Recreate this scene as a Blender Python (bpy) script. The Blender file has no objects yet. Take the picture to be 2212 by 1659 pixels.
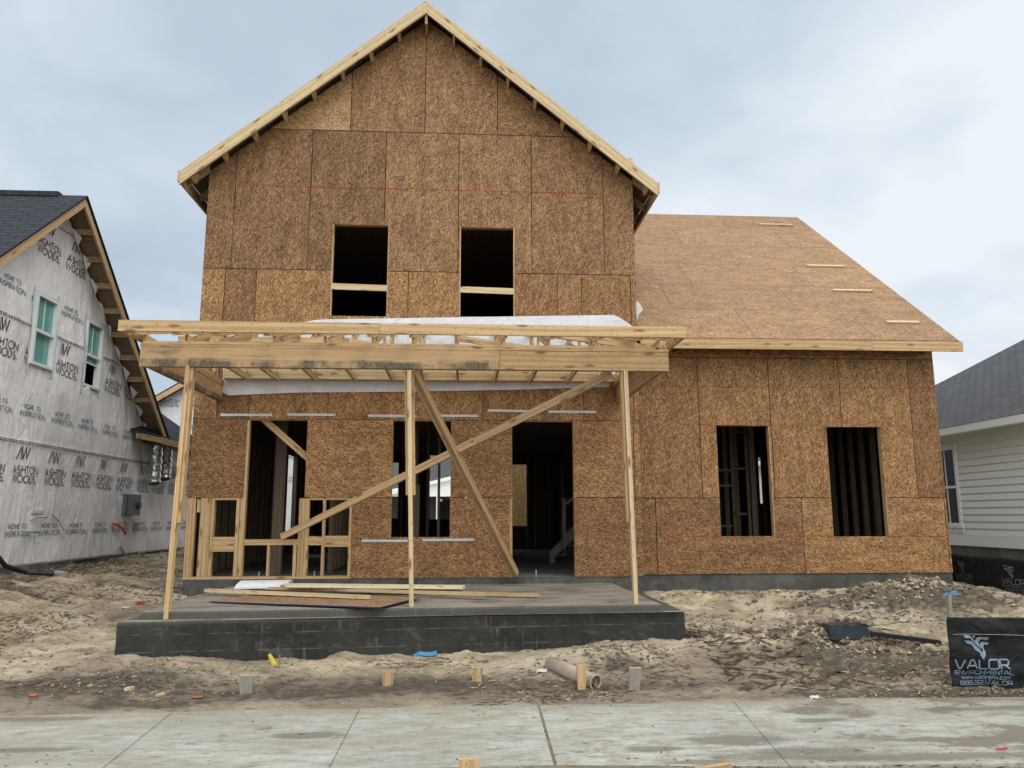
import bpy, math, random
import numpy as np
from mathutils import Vector, Matrix
random.seed(7); rng = np.random.default_rng(7)
SC = bpy.context.scene; COL = SC.collection
R_ = math.radians
# ------------------------------------------------------------------ camera
CP = np.array([4.2151, -12.269, 0.932]); YAW, PITCH, ROLL, FPX = 0.0621, 0.1687, -0.0022, 1675.74   # FPX for a 2212 px wide frame
fw = np.array([math.sin(YAW)*math.cos(PITCH), math.cos(YAW)*math.cos(PITCH), math.sin(PITCH)])
r0 = np.array([math.cos(YAW), -math.sin(YAW), 0.0]); u0 = np.cross(r0, fw)
RV = r0*math.cos(ROLL)+u0*math.sin(ROLL); UV_ = -r0*math.sin(ROLL)+u0*math.cos(ROLL)
cam = bpy.data.objects.new('camera', bpy.data.cameras.new('camera')); COL.objects.link(cam)
cam.matrix_world = Matrix(((RV[0], UV_[0], -fw[0], CP[0]), (RV[1], UV_[1], -fw[1], CP[1]), (RV[2], UV_[2], -fw[2], CP[2]), (0, 0, 0, 1)))
cam.data.sensor_width = 36; cam.data.lens = FPX/2212*36; cam.data.clip_start = .05; cam.data.clip_end = 1500
SC.camera = cam
# ------------------------------------------------------------------ sky, sun, exposure
SUN_EL, SUN_AZ = R_(52), R_(140)
W = bpy.data.worlds.new('World'); SC.world = W; W.use_nodes = True
nt = W.node_tree; nt.nodes.clear()
out = nt.nodes.new('ShaderNodeOutputWorld'); bg = nt.nodes.new('ShaderNodeBackground')
sky = nt.nodes.new('ShaderNodeTexSky'); sky.sky_type = 'NISHITA'; sky.sun_disc = False
sky.sun_elevation = SUN_EL; sky.sun_rotation = SUN_AZ
tc = nt.nodes.new('ShaderNodeTexCoord')
sep = nt.nodes.new('ShaderNodeSeparateXYZ'); nt.links.new(tc.outputs['Generated'], sep.inputs[0])
mz = nt.nodes.new('ShaderNodeMath'); mz.operation = 'ADD'; mz.inputs[1].default_value = .28; nt.links.new(sep.outputs[2], mz.inputs[0])
dv = []
for i in (0, 1):
    d = nt.nodes.new('ShaderNodeMath'); d.operation = 'DIVIDE'; nt.links.new(sep.outputs[i], d.inputs[0]); nt.links.new(mz.outputs[0], d.inputs[1]); dv.append(d)
cmb = nt.nodes.new('ShaderNodeCombineXYZ'); nt.links.new(dv[0].outputs[0], cmb.inputs[0]); nt.links.new(dv[1].outputs[0], cmb.inputs[1])
def wnoise(scale, detail, rough, off, dist=0.0):
    m = nt.nodes.new('ShaderNodeMapping'); m.inputs['Location'].default_value = off; nt.links.new(cmb.outputs[0], m.inputs[0])
    n = nt.nodes.new('ShaderNodeTexNoise'); n.inputs['Scale'].default_value = scale; n.inputs['Detail'].default_value = detail
    n.inputs['Roughness'].default_value = rough; n.inputs['Distortion'].default_value = dist; nt.links.new(m.outputs[0], n.inputs['Vector']); return n
n1 = wnoise(1.15, 4, .5, (.6, .35, 0), .2)
def wmath(op, a, b_=0.0):
    m = nt.nodes.new('ShaderNodeMath'); m.operation = op
    for i, v in enumerate((a, b_)):
        if hasattr(v, 'is_output'): nt.links.new(v, m.inputs[i])
        else: m.inputs[i].default_value = v
    return m.outputs[0]
def wrange(v, a, b_, c, d, smooth=True):
    m = nt.nodes.new('ShaderNodeMapRange'); nt.links.new(v, m.inputs[0]); m.interpolation_type = 'SMOOTHSTEP' if smooth else 'LINEAR'
    for i, t in zip((1, 2, 3, 4), (a, b_, c, d)): m.inputs[i].default_value = t
    return m.outputs[0]
# the cloud is thinner to the right of the house: that part of the sky is whiter
cdir = (fw+RV*(2700-1106)/FPX-UV_*(330-829.5)/FPX); cdir = cdir/np.linalg.norm(cdir)
dp = nt.nodes.new('ShaderNodeVectorMath'); dp.operation = 'DOT_PRODUCT'; nt.links.new(tc.outputs['Generated'], dp.inputs[0]); dp.inputs[1].default_value = tuple(cdir)
n2 = wnoise(3.1, 5, .55, (3.1, 1.3, 0), .4)
cf = wmath('ADD', wmath('ADD', wmath('MULTIPLY', n1.outputs['Fac'], .70), wmath('MULTIPLY', n2.outputs['Fac'], .34)), wrange(dp.outputs['Value'], .62, .99, -.06, .17))
cr = nt.nodes.new('ShaderNodeValToRGB'); nt.links.new(cf, cr.inputs[0])
e = cr.color_ramp.elements; e[0].position = .30; e[0].color = (.42, .51, .61, 1); e[1].position = .68; e[1].color = (.83, .88, .92, 1)
m_ = cr.color_ramp.elements.new(.46); m_.color = (.53, .62, .72, 1); m_ = cr.color_ramp.elements.new(.56); m_.color = (.66, .74, .81, 1)
sc_ = nt.nodes.new('ShaderNodeMix'); sc_.data_type = 'RGBA'; sc_.blend_type = 'MULTIPLY'; sc_.inputs[0].default_value = 1
nt.links.new(sky.outputs[0], sc_.inputs[6]); sc_.inputs[7].default_value = (.1, .1, .1, 1)
mx = nt.nodes.new('ShaderNodeMix'); mx.data_type = 'RGBA'; mx.inputs[0].default_value = .92
nt.links.new(sc_.outputs[2], mx.inputs[6]); nt.links.new(cr.outputs[0], mx.inputs[7])
wm = nt.nodes.new('ShaderNodeMix'); wm.data_type = 'RGBA'; wm.blend_type = 'MULTIPLY'; nt.links.new(wrange(sep.outputs[1], .45, -.3, 0.0, 1.0), wm.inputs[0]); nt.links.new(mx.outputs[2], wm.inputs[6]); wm.inputs[7].default_value = (1.08, 1.0, .86, 1)
nt.links.new(wm.outputs[2], bg.inputs[0])
# overcast brightness: stronger overhead and on the sun's side, behind the camera
nt.links.new(wmath('MULTIPLY', wrange(sep.outputs[1], .60, -.28, 1.0, 2.8), wrange(sep.outputs[2], .74, .98, 1.0, 1.5)), bg.inputs[1])
nt.links.new(bg.outputs[0], out.inputs[0])
sl = bpy.data.lights.new('sun', 'SUN'); sl.energy = 1.05; sl.angle = R_(35); sl.color = (1, .96, .9)
sun = bpy.data.objects.new('sun', sl); COL.objects.link(sun)
sd = Vector((math.sin(SUN_AZ)*math.cos(SUN_EL), math.cos(SUN_AZ)*math.cos(SUN_EL), math.sin(SUN_EL)))
sun.rotation_euler = sd.to_track_quat('Z', 'Y').to_euler()
vs = SC.view_settings; vs.view_transform = 'Standard'; vs.look = 'None'; vs.exposure = 0.12; vs.gamma = 1; vs.use_curve_mapping = False

# ------------------------------------------------------------------ helpers
def at(x, y, ax, v):
    "pixel of the 2212x1659 photograph -> point on the plane ax = v"
    d = fw + RV*(x-1106)/FPX - UV_*(y-829.5)/FPX; i = 'XYZ'.index(ax)
    return CP + d*(v-CP[i])/d[i]
def tag(o, label=None, cat=None, group=None, kind=None):
    for k, v in (('label', label), ('category', cat), ('group', group), ('kind', kind)):
        if v: o[k] = v
    return o
def empty(name, loc=(0, 0, 0), **k):
    o = bpy.data.objects.new(name, None); COL.objects.link(o); o.location = loc; o.empty_display_size = .2
    return tag(o, **k)
class MB:
    def __init__(s): s.v = []; s.f = []; s.uv = []; s.m = []
    def face(s, pts, uvs, mi=0):
        n = len(s.v); s.v += [tuple(map(float, p)) for p in pts]; s.f.append(tuple(range(n, n+len(pts)))); s.uv += [(float(a), float(b)) for a, b in uvs]; s.m.append(mi)
    def hexa(s, o, a, b, c, mi=0):
        "box from origin o with edge vectors a (long), b, c"
        o, a, b, c = [np.array(t, float) for t in (o, a, b, c)]
        if np.dot(np.cross(a, b), c) < 0: b, c = c, b
        la, lb, lc = [np.linalg.norm(t) for t in (a, b, c)]; ou, ov = random.uniform(0, 50), random.uniform(0, 50)
        P = lambda i, j, k: o+a*i+b*j+c*k
        F = [((0,0,0),(0,1,0),(1,1,0),(1,0,0)), ((0,0,1),(1,0,1),(1,1,1),(0,1,1)), ((0,0,0),(1,0,0),(1,0,1),(0,0,1)), ((0,1,0),(0,1,1),(1,1,1),(1,1,0)), ((0,0,0),(0,0,1),(0,1,1),(0,1,0)), ((1,0,0),(1,1,0),(1,1,1),(1,0,1))]
        for k, q in enumerate(F):
            if k < 2: uv = [(i*la+ou, j*lb+ov+k*7) for i, j, l in q]
            elif k < 4: uv = [(i*la+ou, l*lc+ov+k*7) for i, j, l in q]
            else: uv = [(j*lb*.4+ou, l*lc+ov) for i, j, l in q]
            s.face([P(*t) for t in q], uv, mi)
    def box(s, x0, x1, y0, y1, z0, z1, mi=0, grain=None):
        L = [x1-x0, y1-y0, z1-z0]; i = L.index(max(L)) if grain is None else 'xyz'.index(grain)
        E = [np.array([L[0], 0, 0]), np.array([0, L[1], 0]), np.array([0, 0, L[2]])]
        s.hexa((x0, y0, z0), E[i], E[(i+1) % 3], E[(i+2) % 3], mi)
    def beam(s, p, q, w, h, up=(0, 0, 1), mi=0):
        "beam centred on p-q, w across, h along up"
        p, q, up = [np.array(t, float) for t in (p, q, up)]; d = q-p; dn = d/np.linalg.norm(d)
        sd_ = np.cross(dn, up); sd_ /= np.linalg.norm(sd_); u = np.cross(sd_, dn)
        s.hexa(p-sd_*w/2-u*h/2, d, sd_*w, u*h, mi)
    def prism(s, poly, org, ex, ey, th, u='x', mi=0, off=None):
        "2D convex polygon (x,y) in plane org+x*ex+y*ey, extruded by vector th (front face is the given plane)"
        org, ex, ey, th = [np.array(t, float) for t in (org, ex, ey, th)]
        if off is None: off = (random.uniform(0, 50), random.uniform(0, 50))
        A = sum(poly[i][0]*poly[(i+1) % len(poly)][1]-poly[(i+1) % len(poly)][0]*poly[i][1] for i in range(len(poly)))
        flip = (A > 0) == (np.dot(np.cross(ex, ey), th) > 0)
        if flip: poly = poly[::-1]
        uv = [((a, b) if u == 'x' else (b, -a)) for a, b in poly]; uv = [(a+off[0], b+off[1]) for a, b in uv]
        f = [org+ex*a+ey*b for a, b in poly]; bk = [p+th for p in f]
        s.face(f, uv, mi); s.face(bk[::-1], uv[::-1], mi); n = len(f)
        for i in range(n):
            j = (i+1) % n; s.face([f[j], f[i], bk[i], bk[j]], [uv[j], uv[i], uv[i], uv[j]], mi)
    def tube(s, path, r, n=12, caps=True, mi=0, inner=None):
        path = [np.array(p, float) for p in path]; rings = []; rr = r if hasattr(r, '__len__') else [r]*len(path)
        up = np.array([0, 0, 1.]) if abs((path[-1]-path[0])[2]) < .9*np.linalg.norm(path[-1]-path[0]) else np.array([1., 0, 0]); L = 0
        for i, p in enumerate(path):
            t = path[min(i+1, len(path)-1)]-path[max(i-1, 0)]; t /= np.linalg.norm(t)
            a = np.cross(t, up); a /= np.linalg.norm(a); b = np.cross(a, t)
            if i: L += np.linalg.norm(p-path[i-1])
            rings.append((L, [p+rr[i]*(a*math.cos(2*math.pi*k/n)+b*math.sin(2*math.pi*k/n)) for k in range(n)]))
        for i in range(len(rings)-1):
            for k in range(n):
                j = (k+1) % n
                s.face([rings[i][1][k], rings[i][1][j], rings[i+1][1][j], rings[i+1][1][k]], [(rings[i][0], k/n), (rings[i][0], (k+1)/n), (rings[i+1][0], (k+1)/n), (rings[i+1][0], k/n)], mi)
        if caps:
            s.face(rings[0][1][::-1], [(0, 0)]*n, mi); s.face(rings[-1][1], [(0, 0)]*n, mi)
    def grid(s, P, UVs, mi=0):
        "P: (n,m,3) array"
        n, m = P.shape[:2]; b = len(s.v); s.v += [tuple(t) for t in P.reshape(-1, 3).tolist()]; U = UVs
        for i in range(n-1):
            for j in range(m-1):
                q = [(i, j), (i+1, j), (i+1, j+1), (i, j+1)]
                s.f.append(tuple(b+a*m+c for a, c in q)); s.uv += [tuple(U[a, c]) for a, c in q]; s.m.append(mi)
    def build(s, name, mats, parent=None, smooth=False, bevel=0, **k):
        me = bpy.data.meshes.new(name); me.from_pydata(s.v, [], s.f)
        if not isinstance(mats, (list, tuple)): mats = [mats]
        for m in mats: me.materials.append(m)
        ul = me.uv_layers.new(name='UVMap'); ul.data.foreach_set('uv', np.array(s.uv, 'f').ravel())
        me.polygons.foreach_set('material_index', np.array(s.m, 'i'))
        if smooth: me.polygons.foreach_set('use_smooth', np.ones(len(s.f), bool))
        o = bpy.data.objects.new(name, me); COL.objects.link(o)
        if parent is not None:
            o.parent = parent; o.matrix_parent_inverse = parent_mat(parent).inverted()
        if bevel:
            b = o.modifiers.new('bevel', 'BEVEL'); b.width = bevel; b.segments = 2; b.limit_method = 'ANGLE'
            w = o.modifiers.new('weld', 'WELD'); w.merge_threshold = .0005; o.modifiers.move(1, 0)
        return tag(o, **k)
def parent_mat(o):
    m = Matrix.Translation(o.location)
    return (parent_mat(o.parent) @ o.matrix_parent_inverse @ m) if o.parent else m
def clip(poly, a, b, c):
    "keep a*x+b*y<=c"
    r = []
    for i in range(len(poly)):
        p, q = poly[i], poly[(i+1) % len(poly)]; dp = a*p[0]+b*p[1]-c; dq = a*q[0]+b*q[1]-c
        if dp <= 0: r.append(p)
        if dp*dq < 0:
            t = dp/(dp-dq); r.append((p[0]+t*(q[0]-p[0]), p[1]+t*(q[1]-p[1])))
    return r
def rect_holes(x0, x1, y0, y1, holes):
    xs = sorted({x0, x1, *[min(max(h[i], x0), x1) for h in holes for i in (0, 1)]}); ys = sorted({y0, y1, *[min(max(h[i], y0), y1) for h in holes for i in (2, 3)]})
    for a, b in zip(xs, xs[1:]):
        run = None
        for c, d in zip(ys, ys[1:]):
            mx_, my_ = (a+b)/2, (c+d)/2
            if not any(h[0] < mx_ < h[1] and h[2] < my_ < h[3] for h in holes): yield [(a, c), (b, c), (b, d), (a, d)]
# value noise (numpy)
_T = rng.random((256, 256))
def vnoise(x, y):
    xi = np.floor(x).astype(int); yi = np.floor(y).astype(int); fx = x-xi; fy = y-yi
    fx = fx*fx*(3-2*fx); fy = fy*fy*(3-2*fy); g = lambda a, b: _T[a % 256, b % 256]
    return (g(xi, yi)*(1-fx)*(1-fy)+g(xi+1, yi)*fx*(1-fy)+g(xi, yi+1)*(1-fx)*fy+g(xi+1, yi+1)*fx*fy)*2-1
def fbm(x, y, octs, s0, ga=.5):
    t = 0; a = 1; f = 1/s0
    for k in range(octs):
        t = t+a*vnoise(x*f+17.3*k, y*f+5.1*k); a *= ga; f *= 2.03
    return t

# ------------------------------------------------------------------ materials
class NT:
    def __init__(s, name, rough=.8, spec=.3, metal=0):
        s.mat = bpy.data.materials.new(name); s.mat.use_nodes = True; s.t = s.mat.node_tree; s.b = s.t.nodes['Principled BSDF']
        s.b.inputs['Roughness'].default_value = rough; s.b.inputs['Specular IOR Level'].default_value = spec; s.b.inputs['Metallic'].default_value = metal
    def n(s, typ, ins=None, **props):
        x = s.t.nodes.new('ShaderNode'+typ)
        for k, v in props.items(): setattr(x, k, v)
        for k, v in (ins or {}).items():
            if hasattr(v, 'is_output'): s.t.links.new(v, x.inputs[k])
            else: x.inputs[k].default_value = v
        return x
    def uv(s): return s.n('TexCoord').outputs['UV']
    def obj(s): return s.n('TexCoord').outputs['Object']
    def map(s, v, scale=(1, 1, 1), rot=0, loc=(0, 0, 0)): return s.n('Mapping', {'Vector': v, 'Scale': scale, 'Rotation': (0, 0, rot), 'Location': loc}).outputs[0]
    def noise(s, v, sc, det=3, ro=.5, dist=0, dim='3D'): return s.n('TexNoise', {'Vector': v, 'Scale': sc, 'Detail': det, 'Roughness': ro, 'Distortion': dist}).outputs['Fac']
    def ramp(s, f, stops):
        r = s.n('ValToRGB', {'Fac': f}); e = r.color_ramp.elements
        while len(e) < len(stops): e.new(.5)
        for el, (p, c) in zip(e, stops): el.position = p; el.color = (*c, 1) if hasattr(c, '__len__') else (c, c, c, 1)
        return r.outputs[0]
    def mix(s, f, a, b, mode='MIX'):
        x = s.n('Mix', data_type='RGBA', blend_type=mode)
        for i, v in ((0, f), (6, a), (7, b)):
            if hasattr(v, 'is_output'): s.t.links.new(v, x.inputs[i])
            elif i == 0: x.inputs[0].default_value = v
            else: x.inputs[i].default_value = (*v, 1) if hasattr(v, '__len__') else (v, v, v, 1)
        return x.outputs[2]
    def math(s, op, a, b=0.0, c=0.0):
        x = s.n('Math', {0: a, 1: b, 2: c}, operation=op); return x.outputs[0]
    def bump(s, h, strength=.3, dist=.01):
        s.t.links.new(s.n('Bump', {'Height': h, 'Strength': strength, 'Distance': dist}).outputs[0], s.b.inputs['Normal'])
    def col(s, c): s.t.links.new(c, s.b.inputs['Base Color']); return s.mat
    def rand(s): return s.n('ObjectInfo').outputs['Random']
def plain(name, c, rough=.7, spec=.3, metal=0, var=.12, scale=8):
    m = NT(name, rough, spec, metal); f = m.noise(m.obj(), scale, 4, .6)
    return m.col(m.mix(f, tuple(x*(1-var) for x in c), tuple(min(1, x*(1+var)) for x in c)))
def osb(name, dark, mid, light, con=1.0, big=.3, rnd=1.0):
    m = NT(name, .75, .25); uv = m.uv()
    w = m.noise(uv, 2.0, 2); layers = []
    for k, (ang, sx, sy) in enumerate(((.18, 19, 100), (-.42, 21, 106), (.9, 22, 96))):
        v = m.map(uv, (sx, sy, 1), 0, (k*3.3, k*7.7, 0)) if False else None
        r = m.map(uv, (1, 1, 1), ang); v = m.map(r, (sx, sy, 1), 0, (k*3.3, k*7.7, 0))
        vo = m.n('TexVoronoi', {'Vector': v, 'Scale': 1.0, 'Randomness': 1.0}, voronoi_dimensions='2D', feature='F1')
        layers.append(m.n('SeparateColor', {0: vo.outputs['Color']}).outputs[0])
    s1 = m.ramp(m.noise(m.map(uv, (15, 48, 1), .3), 1.0, 2, .5), [(.47, 0.0), (.53, 1.0)])
    s2 = m.ramp(m.noise(m.map(uv, (17, 42, 1), -.4, (9, 4, 0)), 1.0, 1, .4), [(.50, 0.0), (.56, 1.0)])
    v = m.mix(s2, m.mix(s1, layers[0], layers[1]), layers[2])
    c = m.ramp(v, [(0.0, dark), (.45, mid), (.92, light)])
    bigf = m.noise(m.map(uv, (1, 2.6, 1)), 1.9, 6, .65)
    c = m.mix(1.0, c, m.ramp(bigf, [(.3, (1-big, 1-big, 1-big)), (.7, (1+big*.35, 1+big*.33, 1+big*.3))]), 'MULTIPLY')
    c = m.mix(1.0, c, m.ramp(m.rand(), [(0, (1-.22*rnd, 1-.24*rnd, 1-.22*rnd)), (.5, (1, .98, .96)), (1, (1+.12*rnd, 1+.12*rnd, 1+.10*rnd))]), 'MULTIPLY')
    # dark knots / nail heads
    nh = m.n('TexVoronoi', {'Vector': uv, 'Scale': 2.4, 'Randomness': .7}, voronoi_dimensions='2D').outputs['Distance']
    c = m.mix(m.ramp(nh, [(.02, .8), (.035, 0.0)]), c, tuple(x*.25 for x in dark))
    m.bump(v, .35, .003); return m.col(c)
M = {}
M['osb'] = osb('osb_wall', (.085, .036, .014), (.215, .105, .043), (.43, .250, .118), big=.36)
M['osb_gable'] = osb('osb_gable', (.065, .030, .014), (.185, .096, .044), (.37, .218, .110), big=.38)
M['osb_roof'] = osb('osb_roof', (.13, .066, .034), (.265, .148, .076), (.41, .256, .142), big=.30, rnd=.5); M['osb_in'] = osb('shaded_osb', (.02, .012, .007), (.05, .032, .018), (.09, .058, .034))  # osb_in: strand board darkened, the indoor shade is in its colour
M['osb_fresh'] = osb('osb_fresh', (.14, .070, .030), (.30, .170, .080), (.50, .325, .165), big=.2)
def wood(name, a, b, stain=0, grey=0):
    m = NT(name, .65, .3); uv = m.uv()
    d = m.noise(m.map(uv, (.7, 5, 1)), 1.2, 3, .5)
    g = m.noise(m.map(uv, (1.3, 22, 1)), 1.0, 5, .7, .8)
    rings = m.n('TexWave', {'Vector': m.map(uv, (.30, 3.2, 1)), 'Scale': 1.3, 'Distortion': 7.0, 'Detail': 3.0, 'Detail Scale': 1.1}, bands_direction='Y').outputs['Fac']
    c = m.mix(m.ramp(rings, [(.25, 0.0), (.95, .6)]), b, a)
    c = m.mix(m.ramp(g, [(.35, 0.0), (.75, .5)]), c, tuple(x*.8 for x in a))
    c = m.mix(1.0, c, m.ramp(m.rand(), [(0, (.86, .83, .80)), (.5, (1, 1, 1)), (1, (1.08, 1.08, 1.08))]), 'MULTIPLY')
    kv = m.n('TexVoronoi', {'Vector': m.map(uv, (1.5, 5.5, 1)), 'Scale': 1.0, 'Randomness': 1.0}, voronoi_dimensions='2D').outputs['Distance']
    c = m.mix(m.ramp(kv, [(.05, .9), (.14, 0.0)]), c, (.17, .085, .035))
    nl = m.n('TexVoronoi', {'Vector': m.map(uv, (5, 16, 1), 0, (3, 3, 0)), 'Scale': 1.0, 'Randomness': 1.0}, voronoi_dimensions='2D').outputs['Distance']
    c = m.mix(m.ramp(nl, [(.06, .6), (.1, 0.0)]), c, (.09, .06, .04))
    if stain:
        sf = m.noise(m.map(uv, (1.6, 9, 1)), 1.0, 5, .7); fine = m.noise(uv, 45, 3, .7)
        c = m.mix(m.math('MULTIPLY', m.ramp(sf, [(.52, 0.0), (.62, 1.0)]), m.ramp(fine, [(.35, .15), (.6, .85)])), c, (.05, .045, .035))
    return m.col(c)
M['wood'] = wood('pine_lumber', (.32, .185, .085), (.52, .355, .185))
M['wood_pale'] = wood('pale_pine_lumber', (.38, .255, .135), (.55, .425, .255))
M['wood_white'] = wood('fresh_white_lumber', (.56, .43, .27), (.76, .65, .47)); M['wood_old'] = wood('weathered_pine_lumber', (.27, .16, .08), (.44, .30, .17))
M['wood_in'] = wood('shaded_stud', (.085, .06, .04), (.17, .125, .085)); M['wood_grey'] = wood('grey_stud', (.13, .10, .075), (.20, .155, .115))  # wood_in: pine with the indoor shade put into its colour
# beam board with a mildewed lower edge (v runs 0..h from the bottom, stored in UV with v in [0,.3])
def mildew():
    m = NT('mildewed_beam', .7, .25); uv = m.uv()
    sp = m.n('SeparateXYZ', {0: uv}); v = sp.outputs[1]
    g = m.noise(m.map(uv, (1.1, 34, 1)), 1.0, 3, .6, 1.2)
    c = m.mix(m.ramp(g, [(.3, 0.0), (.8, 1.0)]), (.50, .335, .185), (.33, .20, .10))
    edge = m.math('ADD', v, m.math('MULTIPLY', m.noise(m.map(uv, (1.0, 3, 1)), 1.0, 4, .7), .20))
    low = m.ramp(edge, [(.165, 1.0), (.205, 0.0)]); fine = m.ramp(m.noise(uv, 38, 4, .75), [(.38, .55), (.55, 1.0)])
    gap = m.ramp(m.noise(m.map(uv, (2.6, 1.0, 1), 0, (2, 2, 0)), 1.3, 4, .7), [(.36, 0.1), (.52, 1.0)])
    c = m.mix(m.math('MULTIPLY', m.math('MULTIPLY', low, fine), gap), c, (.075, .064, .048))
    bl = m.ramp(m.noise(m.map(uv, (.7, 2.5, 1), 0, (4, 1, 0)), 1.6, 4, .7), [(.56, 0.0), (.68, .65)])
    c = m.mix(m.math('MULTIPLY', bl, fine), c, (.10, .09, .075))
    return m.col(c)
M['mildew'] = mildew()
def concrete(name, a, b, drip=False, stain=None, rough=.85, scale=1.0):
    m = NT(name, rough, .3); o = m.obj()
    f = m.noise(o, 1.3*scale, 8, .68); c = m.mix(m.ramp(f, [(.33, 0.0), (.68, 1.0)]), a, b)
    f2 = m.noise(o, 22*scale, 4, .7); c = m.mix(m.math('MULTIPLY', m.ramp(f2, [(.5, 0.0), (.75, 1.0)]), .35), c, tuple(x*.5 for x in a))
    if drip:
        d = m.noise(m.map(o, (26, 26, 1.6)), 1.0, 4, .7, .3); gate = m.noise(m.map(o, (1.3, 1.3, 4.5)), 1.0, 4, .65)
        k = m.math('MULTIPLY', m.ramp(d, [(.56, 0.0), (.68, 1.0)]), m.ramp(gate, [(.48, 0.0), (.60, .6)]))
        c = m.mix(k, c, (.16, .155, .145))
        ep = m.ramp(m.noise(m.map(o, (1, 1, 1.6), 0, (5, 5, 5)), 3.4, 8, .8, .8), [(.54, 0.0), (.68, .55)]); c = m.mix(ep, c, (.105, .10, .092)); up = m.n('MapRange', {0: m.math('ADD', m.n('SeparateXYZ', {0: o}).outputs[2], m.math('MULTIPLY', m.noise(o, 9, 5, .7), .06)), 1: -.20, 2: -.15, 3: 0.0, 4: .5}).outputs[0]; c = m.mix(up, c, (.12, .112, .095))
        z = m.n('SeparateXYZ', {0: o}).outputs[2]
        for zz in (-.325, -.505):
            ln = m.math('ABSOLUTE', m.math('SUBTRACT', z, m.math('ADD', zz, m.math('MULTIPLY', m.noise(o, 3, 2), .012))))
            c = m.mix(m.math('MULTIPLY', m.ramp(ln, [(.003, 1.0), (.008, 0.0)]), m.ramp(m.noise(o, 7, 3), [(.42, 0.0), (.62, .6)])), c, (.13, .13, .12))
    if stain:
        st = m.noise(m.map(o, (1, 1.8, 1)), 1.7, 7, .72); c = m.mix(m.ramp(st, [(.50, 0.0), (.60, .75)]), c, stain)
    m.bump(m.math('ADD', f2, m.math('MULTIPLY', m.noise(o, 6, 6, .7), 1.5)), .5, .02); return m.col(c)
M['conc_dark'] = concrete('dark_formed_concrete', (.010, .0095, .0085), (.038, .0365, .033), drip=True)
M['conc_top'] = concrete('dirty_slab_top', (.16, .135, .105), (.27, .23, .185), stain=(.10, .082, .064))
M['conc_stem'] = concrete('foundation_concrete', (.045, .044, .040), (.125, .122, .11), stain=(.04, .037, .032))
M['conc_floor'] = concrete('floor_concrete', (.10, .095, .09), (.17, .16, .15))
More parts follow.
